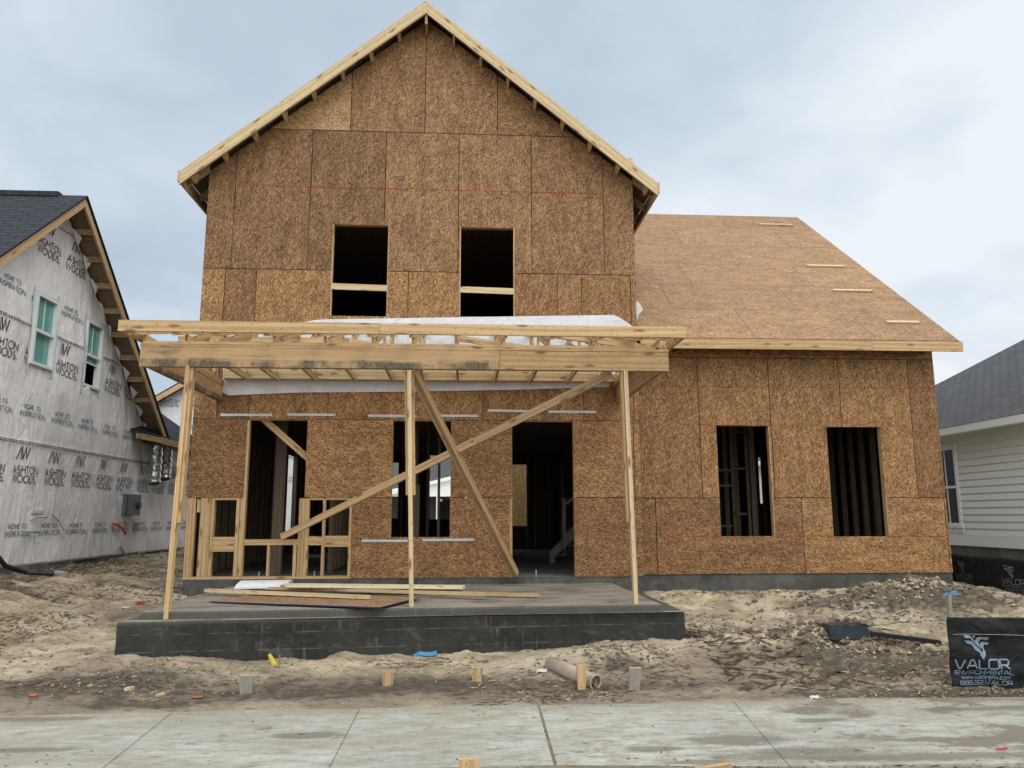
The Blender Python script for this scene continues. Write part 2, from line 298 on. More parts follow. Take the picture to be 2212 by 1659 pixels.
def sidewalk_mat():
    m = NT('sidewalk_concrete', .85, .3); o = m.obj(); x = m.n('SeparateXYZ', {0: o})
    f = m.noise(o, .9, 8, .65); c = m.mix(m.ramp(f, [(.3, 0.0), (.7, 1.0)]), (.27, .265, .235), (.42, .415, .37))
    sand = m.n('MapRange', {0: m.math('ADD', x.outputs[1], m.math('MULTIPLY', m.noise(o, 2.2, 6, .7), .55)), 1: -4.95, 2: -4.55, 3: 0.0, 4: .9}).outputs[0]
    c = m.mix(sand, c, (.24, .20, .15)); left = m.n('MapRange', {0: m.math('ADD', x.outputs[0], m.math('MULTIPLY', m.noise(o, 1.0, 5, .7), 2.0)), 1: 3.2, 2: -.5, 3: 0.0, 4: .55}).outputs[0]; c = m.mix(left, c, (.255, .22, .165)); c = m.mix(m.math('MULTIPLY', m.ramp(m.noise(m.map(o, (1, 1.6, 1), 0, (5, 9, 0)), 1.1, 8, .75), [(.47, 0.0), (.60, 1.0)]), .55), c, (.24, .205, .155))
    br = m.noise(m.map(o, (40, 2, 1)), 1.0, 3, .6); c = m.mix(m.math('MULTIPLY', m.ramp(br, [(.45, 0.0), (.7, 1.0)]), .22), c, (.20, .19, .17))
    # streaky thin mud film
    s1 = m.noise(m.map(o, (2.2, 6.5, 1)), 1.5, 8, .75, .6); c = m.mix(m.ramp(s1, [(.46, 0.0), (.60, .8)]), c, (.235, .200, .150))
    s3 = m.noise(m.map(o, (3, 7, 1), .2, (8, 1, 0)), 2.2, 7, .78); c = m.mix(m.ramp(s3, [(.575, 0.0), (.65, .8)]), c, (.11, .088, .066))
    big = m.noise(m.map(o, (1, 1.3, 1), 0, (2.2, 3.1, 0)), .75, 7, .7)
    rb = m.math('MULTIPLY', m.n('MapRange', {0: x.outputs[0], 1: 5.6, 2: 8.5, 3: 0.0, 4: .13}).outputs[0], 1.0)
    c = m.mix(m.ramp(m.math('ADD', big, rb), [(.60, 0.0), (.66, .9)]), c, (.15, .118, .088))
    sp = m.n('TexVoronoi', {'Vector': o, 'Scale': 16.0, 'Randomness': 1.0}).outputs['Distance']; c = m.mix(m.math('MULTIPLY', m.ramp(sp, [(.10, .7), (.2, 0.0)]), m.ramp(m.noise(o, 1.7, 4, .7), [(.48, 0.0), (.6, 1.0)])), c, (.07, .06, .05))
    for cx, cy, rx, ry in ((6.7, -6.5, .75, .22), (7.6, -6.62, 1.2, .12), (5.9, -6.62, .4, .07), (9.0, -5.3, 1.1, .10), (3.0, -5.75, .35, .13), (8.6, -6.45, .5, .13), (6.3, -6.1, .5, .2), (5.6, -6.3, .3, .12), (.2, -5.1, 1.2, .12), (1.0, -6.0, .6, .08), (7.8, -6.2, .5, .08), (7.2, -5.6, .35, .10), (10.2, -5.0, 1.5, .14)):
        v = m.n('VectorMath', {0: o, 1: (cx, cy, -.75)}, operation='SUBTRACT').outputs[0]; v = m.n('VectorMath', {0: v, 1: (1/rx, 1/ry, 0)}, operation='MULTIPLY').outputs[0]
        L = m.math('ADD', m.n('VectorMath', {0: v}, operation='LENGTH').outputs['Value'], m.math('MULTIPLY', m.noise(m.map(o, (1, 2.2, 1), 0, (cx, 0, 0)), 3.2, 8, .8), 2.2))
        c = m.mix(m.ramp(m.math('MULTIPLY', L, .5), [(.82, .8), (1.05, 0.0)]), c, (.14, .118, .094))
    ye = m.noise(m.map(o, (1, 1, 1), 0, (7, 2, 0)), 1.4, 6, .7); c = m.mix(m.ramp(ye, [(.67, 0.0), (.73, .6)]), c, (.46, .38, .20))
    m.bump(m.noise(o, 60, 4, .7), .4, .004); return m.col(c)
M['sidewalk'] = sidewalk_mat()
def dirt_mat():
    m = NT('sandy_dirt', .95, .15); o = m.obj()
    f = m.noise(m.map(o, (1, 1.7, 1)), 1.1, 9, .7, .4); c = m.ramp(f, [(.30, (.11, .085, .062)), (.40, (.25, .19, .13)), (.52, (.41, .325, .225)), (.68, (.58, .49, .36))])
    g = m.noise(m.map(o, (1, 1.4, 1), 0, (4, 4, 0)), .55, 6, .65); c = m.mix(m.ramp(g, [(.52, 0.0), (.66, .7)]), c, (.19, .148, .108))
    x = m.n('SeparateXYZ', {0: o}); 
    nr = m.n('MapRange', {0: x.outputs[1], 1: -3.4, 2: -4.4, 3: 0.0, 4: .7}).outputs[0]
    c = m.mix(m.math('MULTIPLY', nr, m.ramp(m.noise(o, 1.3, 6, .7), [(.30, .4), (.55, 1.0)])), c, (.20, .16, .125))
    d = m.noise(m.map(o, (1.5, 4.5, 1), .5, (1, 9, 0)), 4.5, 8, .78, 1.0); c = m.mix(m.ramp(d, [(.53, 0.0), (.62, .85)]), c, (.05, .038, .029))
    w = m.noise(m.map(o, (2, 5, 1), -.3), 6, 8, .8); c = m.mix(m.ramp(w, [(.58, 0.0), (.68, .6)]), c, (.56, .48, .36))
    a_ = m.n('Attribute', attribute_name='damp').outputs['Fac']
    k = m.math('MULTIPLY', m.ramp(a_, [(.10, 0.0), (.50, .95)]), m.ramp(m.noise(m.map(o, (1, 2, 1)), 9, 6, .8), [(.30, .45), (.55, 1.0)])); c = m.mix(k, c, (.070, .057, .045))
    h = m.noise(m.map(o, (1, 2, 1)), 24, 6, .75); m.bump(h, .8, .04); return m.col(c)
M['dirt'] = dirt_mat()
M['clod'] = plain('dirt_clod', (.13, .10, .075), .95, .1, var=.5, scale=3)
M['twig'] = plain('root_litter', (.075, .055, .04), .9, .1, var=.5)
M['straw'] = plain('wood_shavings', (.50, .38, .23), .8, .2, var=.3)
def wrapm(name, c, dots=False, clean=False):
    m = NT(name, .55, .35); o = m.obj()
    f = m.noise(o, .8, 6, .6); col = m.mix(m.ramp(f, [(.35, 0.0), (.65, 1.0)]), tuple(x*(.82 if not clean else .95) for x in c), c)
    w1 = m.noise(m.map(o, (1, 1.6, .8)), 3.2, 6, .62, 1.3); w2 = m.noise(m.map(o, (3.5, 3.5, .9)), 2.6, 4, .6, .5)
    hh = m.math('ADD', m.math('MULTIPLY', w1, 1.2), m.math('MULTIPLY', w2, .45))
    if dots:
        vd = m.n('TexVoronoi', {'Vector': o, 'Scale': 3.1, 'Randomness': .8}).outputs['Distance']; col = m.mix(m.ramp(vd, [(.04, .85), (.06, 0.0)]), col, (.08, .08, .08))
    m.bump(hh, .45 if not clean else .45, .08); return m.col(col)
M['wrap'] = wrapm('house_wrap', (.82, .77, .775), True); M['wrap_white'] = wrapm('white_house_wrap', (.60, .59, .62), False, True)
M['ink'] = plain('print_ink', (.065, .06, .06), .6); M['ink_blue'] = plain('print_ink_blue', (.05, .16, .20), .6); M['ink_teal'] = plain('print_ink_green', (.10, .17, .165), .6)
def shingles(name, a, b, axis=2):
    m = NT(name, .9, .2); uv = m.uv()
    br = m.n('TexBrick', {'Vector': uv, 'Color1': (*a, 1), 'Color2': (*b, 1), 'Mortar': (a[0]*.25, a[1]*.25, a[2]*.25, 1), 'Scale': 1.0, 'Mortar Size': .020, 'Brick Width': .32, 'Row Height': .143, 'Bias': 0.0, 'Mortar Smooth': .2})
    f = m.noise(uv, 60, 3, .7); c = m.mix(.35, br.outputs['Color'], m.mix(f, tuple(x*.5 for x in a), tuple(x*1.6 for x in b)))
    v = m.math('FRACT', m.math('DIVIDE', m.n('SeparateXYZ', {0: uv}).outputs[1], .143)); m.bump(m.math('SUBTRACT', 1.0, v), .8, .012)
    return m.col(c)
M['shingle_black'] = shingles('black_shingles', (.018, .020, .025), (.034, .037, .045)); M['shingle_grey'] = shingles('grey_shingles', (.060, .058, .060), (.10, .097, .10))
M['siding'] = plain('white_lap_siding', (.78, .78, .75), .5, .3, var=.04, scale=2); M['trim'] = plain('white_trim', (.80, .80, .78), .45, .4, var=.03)
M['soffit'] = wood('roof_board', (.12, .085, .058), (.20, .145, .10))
M['dark'] = plain('dark_interior', (.012, .012, .012), .9, .1)  # near-black colour stands in for unlit rooms
M['film'] = plain('green_window_film', (.14, .33, .31), .12, .6, var=.15, scale=1.2)
M['glass'] = plain('dark_glass', (.010, .011, .011), .25, .3); M['vinyl'] = plain('white_vinyl', (.66, .67, .66), .4)
M['tape'] = plain('seam_tape', (.50, .56, .56), .4, .4, var=.15, scale=30)
M['steel'] = plain('galvanised_steel', (.42, .43, .45), .42, .5, .75, var=.3, scale=40); M['foil'] = None
mm = NT('duct_foil', .28, .5, .9); ff = mm.noise(mm.map(mm.obj(), (1, 1, 1.5)), 14, 3, .6); mm.bump(ff, .3, .02); M['foil'] = mm.col(mm.mix(ff, (.55, .55, .56), (.9, .9, .9)))
M['meter'] = plain('grey_meter_box', (.09, .095, .10), .5, .4, var=.1); M['black'] = plain('black_plastic', (.012, .013, .014), .42, .4, var=.3); M['copper'] = plain('brass_fitting', (.35, .22, .08), .4, .5, .6)
M['orange'] = plain('orange_plastic', (.50, .09, .03), .5, .3); M['rust'] = plain('rust_orange', (.30, .08, .03), .7); M['red'] = plain('red_plastic', (.30, .025, .025), .5); M['yellow'] = plain('yellow_plastic', (.45, .34, .05), .5); M['bluebag'] = plain('blue_plastic', (.07, .19, .34), .55); M['navy'] = plain('navy_edge', (.015, .03, .10), .6)
M['paper'] = plain('white_paper', (.42, .41, .39), .7); M['pipe'] = plain('dusty_pipe', (.36, .29, .225), .7, var=.35, scale=14); M['grey'] = plain('grey_mud_wood', (.21, .19, .165), .85, var=.3, scale=20)
mm = NT('silt_fabric', .65, .2); ff = mm.noise(mm.map(mm.obj(), (1, 1, 1.2), .4), 3, 5, .6, 1.0); mm.bump(ff, .7, .08); M['silt'] = mm.col(mm.mix(ff, (.005, .0055, .006), (.014, .015, .016)))
M['logo'] = plain('pale_blue_print', (.17, .22, .29), .6, var=.45, scale=25); M['logo_dim'] = plain('worn_pale_print', (.13, .14, .15), .7, var=.4, scale=9)
M['chalk'] = plain('red_chalk', (.30, .05, .025), .9, .1, var=.4, scale=20); M['leaf'] = plain('tree_leaves', (.035, .07, .02), .7, .2, var=.5, scale=2); M['bark'] = plain('tree_bark', (.10, .075, .05), .9)
M['concplain'] = concrete('neighbour_foundation', (.09, .085, .075), (.17, .16, .145), stain=(.08, .07, .055))

# ------------------------------------------------------------------ ground
def gz_base(x, y):
    z = np.interp(y, [-60, -8, -6.9, -6.7, -4.98, -4.84, -4.7, -3.15, -1.5, 0, 3, 12, 60], [-.85, -.78, -.775, -.7575, -.7575, -.749, -.735, -.60, -.44, -.27, -.22, -.18, 0])
    lf = np.clip(-x/3.2, 0, 1)*np.clip((y+3.5)/4, 0, 1); z = z+.25*lf
    rt = np.clip((x-12.3)/1.5, 0, 1); z = z-.07*rt*np.clip((y+2)/2, 0, 1)
    g = lambda cx, cy, rx, ry: np.exp(-(((x-cx)/rx)**2+((y-cy)/ry)**2))
    z = z+.20*g(8.55, -2.95, .75, .5)+.06*g(7.9, -3.3, .8, .5)+.10*g(9.3, -.75, .8, .45)+.20*g(10.9, -.7, .9, .5)+.08*g(8.0, -.5, .5, .35)+.14*g(11.7, -.6, .5, .4)
    z = z+.10*g(.7, -3.5, 1.3, .55)+.05*g(6.6, -3.25, .8, .5)+.13*g(5.95, -3.55, .45, .35)+.06*g(1.4, -4.0, .7, .35)-.05*g(9.1, -3.5, .5, .3)+.06*g(7.0, -1.6, .8, .6)-.07*g(8.2, -3.75, .35, .2)
    return z
def gz(x, y):
    x = np.asarray(x, float); y = np.asarray(y, float); z = gz_base(x, y)
    walk = np.clip((np.abs(y+5.80)-.86)/.14, 0, 1)
    rough = .45+.55*np.clip((y+4.6)/1.2, 0, 1)+1.5*np.exp(-(((x-8.6)/1.6)**2+((y+3.1)/.9)**2))+1.3*np.exp(-(((x-10.3)/2.2)**2+((y+.9)/.7)**2))
    n = .035*fbm(x*1.0, y*1.5, 2, .8)+.030*fbm(x+9, y*1.3, 3, .27)+.014*(.55-np.abs(fbm(x*1.1+3, y*1.8+1, 3, .13)))+.010*np.abs(fbm(x*1.3+7, y*1.6, 2, .05))
    rut = .030*np.sin((x*.42+y*1.0)*14+2.2*vnoise(x*.7, y*.7))*np.clip((-x+.2)/1.5, 0, 1)
    near = np.clip(1.25-np.abs(y-2)/40, .2, 1)
    return z+(n*rough+rut)*walk*near+(1-walk)*0
def gpt(px, py, lift=0):
    "pixel -> point where its ray meets the ground"
    d = fw+RV*(px-1106)/FPX-UV_*(py-829.5)/FPX; t = 3.0
    for k in range(1400):
        p = CP+d*t
        if p[2] < float(gz(p[0], p[1]))+lift: return np.array([p[0], p[1], p[2]])
        t += .02
    return CP+d*12
def ground():
    xs = np.concatenate([np.linspace(-140, -13, 24)[:-1], np.linspace(-13, -3.2, 70)[:-1], np.linspace(-3.2, 14.5, 640)[:-1], np.linspace(14.5, 26, 60)[:-1], np.linspace(26, 150, 22)])
    ys = np.concatenate([np.linspace(-60, -9, 16)[:-1], np.linspace(-9, .6, 400)[:-1], np.linspace(.6, 12, 160)[:-1], np.linspace(12, 40, 40)[:-1], np.linspace(40, 260, 24)])
    X, Y = np.meshgrid(xs, ys, indexing='ij'); Z = gz(X, Y); n, m = X.shape
    me = bpy.data.meshes.new('ground'); V = np.stack([X, Y, Z], -1).reshape(-1, 3); I = np.arange(n*m).reshape(n, m)
    F = np.stack([I[:-1, :-1], I[1:, :-1], I[1:, 1:], I[:-1, 1:]], -1).reshape(-1, 4)
    me.vertices.add(len(V)); me.vertices.foreach_set('co', V.ravel()); me.loops.add(F.size); me.loops.foreach_set('vertex_index', F.ravel())
    me.polygons.add(len(F)); me.polygons.foreach_set('loop_start', np.arange(0, F.size, 4)); me.polygons.foreach_set('loop_total', np.full(len(F), 4))
    me.update(calc_edges=True); me.polygons.foreach_set('use_smooth', np.ones(len(F), bool)); me.materials.append(M['dirt'])
    gs_ = lambda cx, cy, rx, ry, a=1.0: a*np.exp(-(((X-cx)/rx)**2+((Y-cy)/ry)**2))
    d = gs_(8.9, -3.75, .8, .30, 1.3)+gs_(7.2, -2.7, .8, .2, 1.1)+gs_(8.3, -3.5, .9, .25, .6)+gs_(5, -4.4, 5, .22, .30)+gs_(9.2, -4.75, 1.6, .12, 1.3)+gs_(10.9, -1.1, 1.3, .35, .8)+gs_(9.3, -1.1, .6, .3, .5)+gs_(8.4, -4.1, .4, .15, .9)+gs_(.6, -4.2, 1.0, .25, .8)+gs_(-.9, -4.6, .5, .2)+gs_(1.3, -4.7, .5, .12, .9)+gs_(4.2, -4.2, 1.9, .45, .35)+gs_(5.95, -3.9, .22, .12, .9)+gs_(2.6, -4.5, .9, .15, .5)
    d = d+np.clip(-X/2, 0, 1)*np.clip(1-np.abs((X*.42+Y*1.0+1.0+.25*vnoise(X*.8, Y*.8))/.16), 0, 1)*.8+np.clip(-X/2, 0, 1)*np.clip(1-np.abs((X*.42+Y*1.0-.3+.2*vnoise(X*.9+3, Y*.8))/.14), 0, 1)*.8+gs_(-2.9, 3, .45, 4, .6)
    d = d*(.55+.9*np.abs(fbm(X*1.3, Y*2.6, 4, .22)))+.35*np.clip(fbm(X+4, Y*1.8, 4, .5)-.35, 0, 1)
    at_ = me.attributes.new('damp', 'FLOAT', 'POINT'); at_.data.foreach_set('value', np.clip(d, 0, 1).ravel().astype('f'))
    o = bpy.data.objects.new('ground', me); COL.objects.link(o); tag(o, kind='structure')
ground()
# sidewalk slabs (joint lines measured on the photograph)
b = MB(); g_ = .006
far = [(-8, -5.08), (-4, -5.02), (-1.2, -4.98), (1.69, -4.93), (3.31, -4.83), (4.91, -4.74), (6.72, -4.80), (8.35, -4.86), (10, -4.93), (12, -5.0), (16, -5.1)]
near = [(-8, -6.75), (-4, -6.7), (-1.0, -6.65), (1.79, -6.62), (3.32, -6.62), (4.86, -6.60), (6.45, -6.74), (8.1, -6.79), (9.8, -6.85), (12, -6.9), (16, -7.0)]
for i in range(len(far)-1):
    w = .012 if i == 4 else (.0018 if i > 4 else .004); wl = .012 if i == 5 else (.0018 if i > 5 else .004)
    q = [(near[i][0]+wl, near[i][1]), (near[i+1][0]-w, near[i+1][1]), (far[i+1][0]-w, far[i+1][1]), (far[i][0]+wl, far[i][1])]
    b.prism(q, (0, 0, -.75-.002*(i % 2)), (1, 0, 0), (0, 1, 0), (0, 0, -.09))
b.build('sidewalk', M['sidewalk'], kind='structure', bevel=.003)

# ------------------------------------------------------------------ the framed house
WX, WY, XE = 7.04, .334, 12.25; FT = 1.2192; PX = 3.52; SL = .82; RPZ = 9.56
house = empty('house', (3.5, 0, -.1), label='two-storey house under construction, sheathed in bare brown strand board with a steep front gable', cat='house')
# foundation
b = MB(); b.box(.012, 7.03, .014, 10.2, -.7, -.004); b.box(7.03, 12.24, .35, 10.2, -.7, -.006); b.build('foundation', [M['conc_stem']], house)
b = MB(); b.box(.14, 6.9, .13, 10.1, -.004, .004); b.box(7.0, 12.14, .47, 10.1, -.004, .003); b.build('floor_slab', M['conc_floor'], house)
def gtop(x): return RPZ-.14-SL*abs(x-PX)
OPEN1 = (.84, 1.76, .59, 2.42); MIDW = (3.105, 4.005, .615, 2.415); DOOR = (4.98, 5.95, -.1, 2.44); UP1 = (2.045, 2.955, 4.115, 5.66); UP2 = (4.125, 5.02, 4.135, 5.655)
W1 = (8.40, 9.285, .60, 2.41); W2 = (10.28, 11.21, .59, 2.40)
fwall = MB()
S_ = .0385; D0, D1 = .013, .102
def stud(x, z0, z1, w=S_, y0=D0, y1=D1): fwall.box(x, x+w, y0 if z0 < 1.2 else .045, y1, z0, z1, grain='z')
for x, w in ((.005, .075), (.083, .045), (.205, .06), (.268, .098), (.372, .04), (.74, .055), (.80, .075)): stud(x, .04, 2.30 if x < .7 else 2.42, w)
fwall.box(.15, .2, D0, D1, 1.0, 1.2, grain='z')
for x, w in ((1.69, .03), (1.722, .058), (1.785, .058), (2.05, .04), (2.455, .045)): stud(x, .04, 1.21, w)
fwall.box(.845, 4.98, D0, D1, 0, .039); fwall.box(0, .845, D0, D1, 0, .0385); fwall.box(5.95, 7.03, D0, D1, 0, .039)
fwall.box(.88, 1.69, D0, D1, .55, .59); fwall.box(.88, 1.69, D0, D1, .505, .548); stud(1.235, .04, .505); stud(1.625, .04, .505, .05)
fwall.box(.414, .738, D0+.004, .05, .41, .63, grain='x'); fwall.box(1.845, 2.048, D0+.01, .06, .50, .635); fwall.box(2.092, 2.453, D0+.004, .05, .475, .64, grain='x')
for a, c in ((.414, .738), (1.845, 2.048), (2.092, 2.453)): fwall.box(a, c, D0, D1, 1.185, 1.222)
for x in (1.77, 2.17, 2.58, 3.06, 4.01, 4.42, 4.94, 5.955, 6.36, 6.95): stud(x, 1.23 if x < 2.5 else .04, 2.42)
for x in (3.35, 3.7): stud(x, .04, .57)
fwall.box(3.10, 4.01, D0, D1, .576, .614)
fwall.box(0, 7.03, .045, D1, 2.425, 2.75); fwall.box(0, 7.03, .045, D1, 2.75, 3.05)
for k in range(18):
    x = .01+k*.4064
    if not (2.0 < x < 3.0 or 4.08 < x < 5.05): stud(x, 3.05, min(gtop(x), 5.9))
for a, c, z0, z1 in (UP1, UP2):
    stud(a-.04, 3.05, 5.9); stud(c, 3.05, 5.9); fwall.box(a, c, D0, D1, z0-.04, z0-.002); fwall.box(a, c, D0, D1, z1+.002, z1+.1)
fwall = fwall.build('front_wall_frame', M['wood'], house)
def panel(poly_list, y, par, mat, u, name='sheathing_panel', lab=None, th=.0115):
    b = MB(); off = (random.uniform(0, 60), random.uniform(0, 60))
    for p in poly_list:
        if len(p) > 2: b.prism(p, (0, y, 0), (1, 0, 0), (0, 0, 1), (0, th, 0), u=u, off=off)
    if b.f: return b.build(name, mat, par, label=lab)
G = .0058
def P(x0, x1, z0, z1, holes=(), u='z', mat='osb', y=0.0, par=None):
    y += random.uniform(-.0015, .0015)
    panel(list(rect_holes(x0+G, x1-G, z0+G, z1-G, holes)), y, par or fwall, M[mat], u)
H = [OPEN1, MIDW, DOOR, UP1, UP2]
P(2.50, 4.945, 0, FT, H, 'x'); P(5.95, WX, 0, FT, H, 'x')
P(0, .84, FT, 2*FT, H, 'x'); P(1.76, 3.105, FT, 2*FT, H, 'x'); P(4.005, 4.98, FT, 2*FT, H, 'x'); P(5.95, 6.93, FT, 2*FT, H, 'x'); P(6.93, WX, FT, 2*FT, H, 'z')
P(3.105, 4.005, 2.415, 2*FT, [], 'x')
xs = [0, .36, .855, 2.07, 3.29, 4.51, 5.73, 6.13, 6.95, WX]
for a, c in zip(xs, xs[1:]): P(a, c, 2*FT, 4*FT, H, 'z')
xs = [0, .435, 1.654, 2.873, 4.092, 5.311, 6.53, WX]
for a, c in zip(xs, xs[1:]):
    pl = [clip(clip(p, SL, 1, RPZ-.14+SL*PX), -SL, 1, RPZ-.14-SL*PX) for p in rect_holes(a+G, c-G, 4*FT+G, 6*FT-G, H)]
    panel(pl, random.uniform(-.0015, .0015), fwall, M['osb_gable'], 'z')
for a, c, u, mt in ((0, 2.27, 'x', 'osb_fresh'), (2.27, 3.51, 'z', 'osb_gable'), (3.51, 4.74, 'z', 'osb_gable'), (4.74, WX, 'x', 'osb_gable')):
    p = [(a+G, 6*FT+G), (c-G, 6*FT+G), (c-G, 10), (a+G, 10)]
    panel([clip(clip(p, SL, 1, RPZ-.14+SL*PX), -SL, 1, RPZ-.14-SL*PX)], random.uniform(-.0015, .0015), fwall, M[mt], u, lab='paler triangular panel with long loose strands' if mt == 'osb_fresh' else None)
# boards nailed across the upper openings
for (a, c, _, _), z in ((UP1, 4.60), (UP2, 4.58)):
    b = MB(); b.beam((a-.0, .02, z+.01), (c, .02, z-.01), .038, .10); b.build('guard_board', M['wood_pale'], house)
# jambs seen inside the openings
for x0, x1, z0, z1 in (UP1, UP2):
    for xx in (x0-.002, x1-.012): b = MB(); b.box(xx, xx+.014, -.001, .10, z0, z1, grain='z'); b.build('opening_jamb', M['wood'], house)

# red chalk lines
b = MB()
for x0, x1, z, y in ((.44, 6.5, 6.30, -.004), (7.5, 12.2, 3.06, WY-.004), (8.13, 8.9, 2.415, WY-.004), (9.3, 10.27, 2.41, WY-.004), (11.22, 11.7, 2.41, WY-.004), (7.45, 8.38, .60, WY-.004), (9.3, 10.27, .60, WY-.004), (11.23, 12.2, .59, WY-.004)):
    b = MB(); b.box(x0, x1, y, y+.002, z, z+.009); b.build('chalk_line', M['chalk'], house)
# wing front wall
wf = MB(); y0, y1 = WY+.045, WY+.102
for k in range(14):
    x = 7.1+k*.39
    if not (W1[0]-.02 < x < W1[1] or W2[0]-.02 < x < W2[1]): wf.box(x, x+S_, y0, y1, .04, 3.6)
    else: wf.box(x, x+S_, y0, y1, .04, .55)
for a, c, z0, z1 in (W1, W2):
    wf.box(a-.038, a, y0, y1, .04, 2.6); wf.box(c, c+.038, y0, y1, .04, 2.6); wf.box(a, c, WY+.001, y1, z0-.036, z0-.001); wf.box(a, c, y0, y1, z1+.002, z1+.2)
    wf.box(c-.001, c+.012, WY-.001, y1, z0, z1, grain='z')
wf.box(7.04, 12.24, y0, y1, 0, .039)
wf = wf.build('wing_wall_frame', M['wood'], house)
HW = [W1, W2]
xs = [WX+.004, 7.333, 9.77, 12.21, XE]
for a, c in zip(xs, xs[1:]): P(a, c, 0, FT, HW, 'x', y=WY, par=wf)
xs = [WX+.004, 8.12, 9.335, 10.555, 11.775, XE]
for a, c in zip(xs, xs[1:]): P(a, c, FT, 3.565, HW, 'z', y=WY, par=wf)
P(WX+.004, XE, 3.565, 3.74, HW, 'x', y=WY, par=wf)
# side and rear walls (board + studs) with their openings
def wallY(name, X, ya, yb, z1, holes, inner, mat='osb', z0=0):
    b = MB(); sgn = 1 if inner > X else -1
    for p in rect_holes(ya, yb, z0, z1, holes): b.prism(p, (X, 0, 0), (0, 1, 0), (0, 0, 1), (.0115*sgn, 0, 0), u='y')
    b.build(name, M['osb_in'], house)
    s = MB(); k = 0; y = ya+.12
    xa, xb = sorted((X+.013*sgn, X+.102*sgn))
    while y < yb-.1:
        hs = [h for h in holes if h[0]-.03 < y < h[1]]
        if not hs: s.box(xa, xb, y, y+S_, z0+.04, z1-.04, grain='z')
        y += .4064
    for h in holes:
        for yy in (h[0]-.04, h[1]): s.box(xa, xb, yy, yy+.039, z0+.04, z1-.04, grain='z')
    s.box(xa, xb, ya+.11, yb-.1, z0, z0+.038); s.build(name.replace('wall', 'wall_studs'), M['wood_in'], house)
def wallX(name, Y, xa, xb, z1, holes, mat='osb', z0=0, back=True):
    b = MB()
    for p in rect_holes(xa, xb, z0, z1, holes): b.prism(p, (0, Y, 0), (1, 0, 0), (0, 0, 1), (0, -.0115, 0), u='x')
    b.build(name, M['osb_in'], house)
    s = MB(); x = xa+.12
    while x < xb-.1:
        if not [h for h in holes if h[0]-.03 < x < h[1]]: s.box(x, x+S_, Y-.102, Y-.013, z0+.04, z1-.04, grain='z')
        x += .4064
    for h in holes:
        for xx in (h[0]-.04, h[1]): s.box(xx, xx+.039, Y-.102, Y-.013, z0+.04, z1-.04, grain='z')
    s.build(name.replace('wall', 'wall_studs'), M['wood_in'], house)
wallY('side_wall', .0, .014, 10.2, 6.65, [(6.30, 7.30, .6, 2.40)], 1)
wallY('side_wall', WX, .014, 10.2, 6.65, [(.5, 9.5, 0.05, 2.5)], -1)
wallY('wing_side_wall', XE, WY+.012, 10.2, 3.7, [(8.05, 8.95, 1.25, 2.50)], -1)
wallX('rear_wall', 10.2, 0.02, WX, 6.5, [(2.17, 2.36, .88, 2.45), (3.25, 4.55, .85, 2.66), (5.2, 6.02, .655, 2.40)])
wallX('wing_rear_wall', 10.2, WX+.02, XE-.01, 3.7, [])
# rear gable, wing gables
b = MB()
b.prism([(0, 6.5), (WX, 6.5), (WX, gtop(WX)), (PX, gtop(PX)), (0, gtop(0))], (0, 10.2, 0), (1, 0, 0), (0, 0, 1), (0, -.0115, 0))
b.build('rear_gable', M['osb_gable'], house)
EY, EZ, RY, RZ = -.1, 3.80, 5.63, 8.27; WS = (RZ-EZ)/(RY-EY)
b = MB(); b.prism([(WY+.02, 3.68), (10.2, 3.68), (11.0, 3.9), (RY, RZ-.1)], (XE, 0, 0), (0, 1, 0), (0, 0, 1), (-.0115, 0, 0), u='y'); b.build('wing_gable', M['osb'], house)
# floors / ceilings that keep the inside dark
b = MB(); b.box(.11, 6.92, .12, 10.08, 3.0, 3.03); b.build('upper_floor_deck', M['osb'], house)
b = MB()
for k in range(24): b.box(.11, 6.92, .3+k*.4064, .338+k*.4064, 2.72, 2.99, grain='x')
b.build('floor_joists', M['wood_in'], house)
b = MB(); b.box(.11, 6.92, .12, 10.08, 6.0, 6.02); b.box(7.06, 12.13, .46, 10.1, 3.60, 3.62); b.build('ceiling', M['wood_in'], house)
# interior partitions of bare studs
b = MB()
def part_x(y, xa, xb, z1=2.7, sp=.4064, skip=()):
    x = xa
    while x < xb:
        if not any(s[0] < x < s[1] for s in skip): b.box(x, x+S_, y, y+.089, .04, z1)
        x += sp
    b.box(xa, xb, y, y+.089, .003, .04)
def part_y(x, ya, yb, z1=2.7, sp=.4064, skip=()):
    y = ya
    while y < yb:
        if not any(s[0] < y < s[1] for s in skip): b.box(x, x+.089, y, y+S_, .04, z1)
        y += sp
    b.box(x, x+.089, ya, yb, .003, .04)
part_y(1.95, 1.2, 5.2); part_x(5.4, .15, 1.9, skip=((.6, 1.6),)); part_x(2.6, 2.2, 2.5); part_x(3.0, 3.5, 4.4, sp=.47); part_y(4.75, 3.2, 8.5); part_x(8.0, 2.6, 3.2); part_y(6.75, .5, 6.0)
part_y(9.6, 3.0, 6.2, 3.5, .6);
def seen(px, y, w, z0=.04, z1=3.5, Y=2.4): p = at(px, y, 'Y', Y); b.box(p[0]-w/2, p[0]+w/2, Y, Y+.05, z0, z1, grain='z')
seen(1584, 1050, .05); seen(1616, 1050, .05); seen(1628, 1050, .10)
for (xa, xb), zs_ in (((1550, 1582), (921+95, 921+128, 1136)), ((1586, 1614), (933, 1012, 1110))):
    for yy in zs_: p, q = at(xa, yy, 'Y', 2.4), at(xb, yy, 'Y', 2.4); b.box(p[0], q[0], 2.4, 2.489, p[2]-.02, p[2]+.02, grain='x')
for px in (899, 948, 996): seen(px, 1050, .045, z1=2.7, Y=1.4)
part_x(6.5, 9.6, 11.3, 3.5); part_y(11.6, 1.4, 7.6, 3.5)
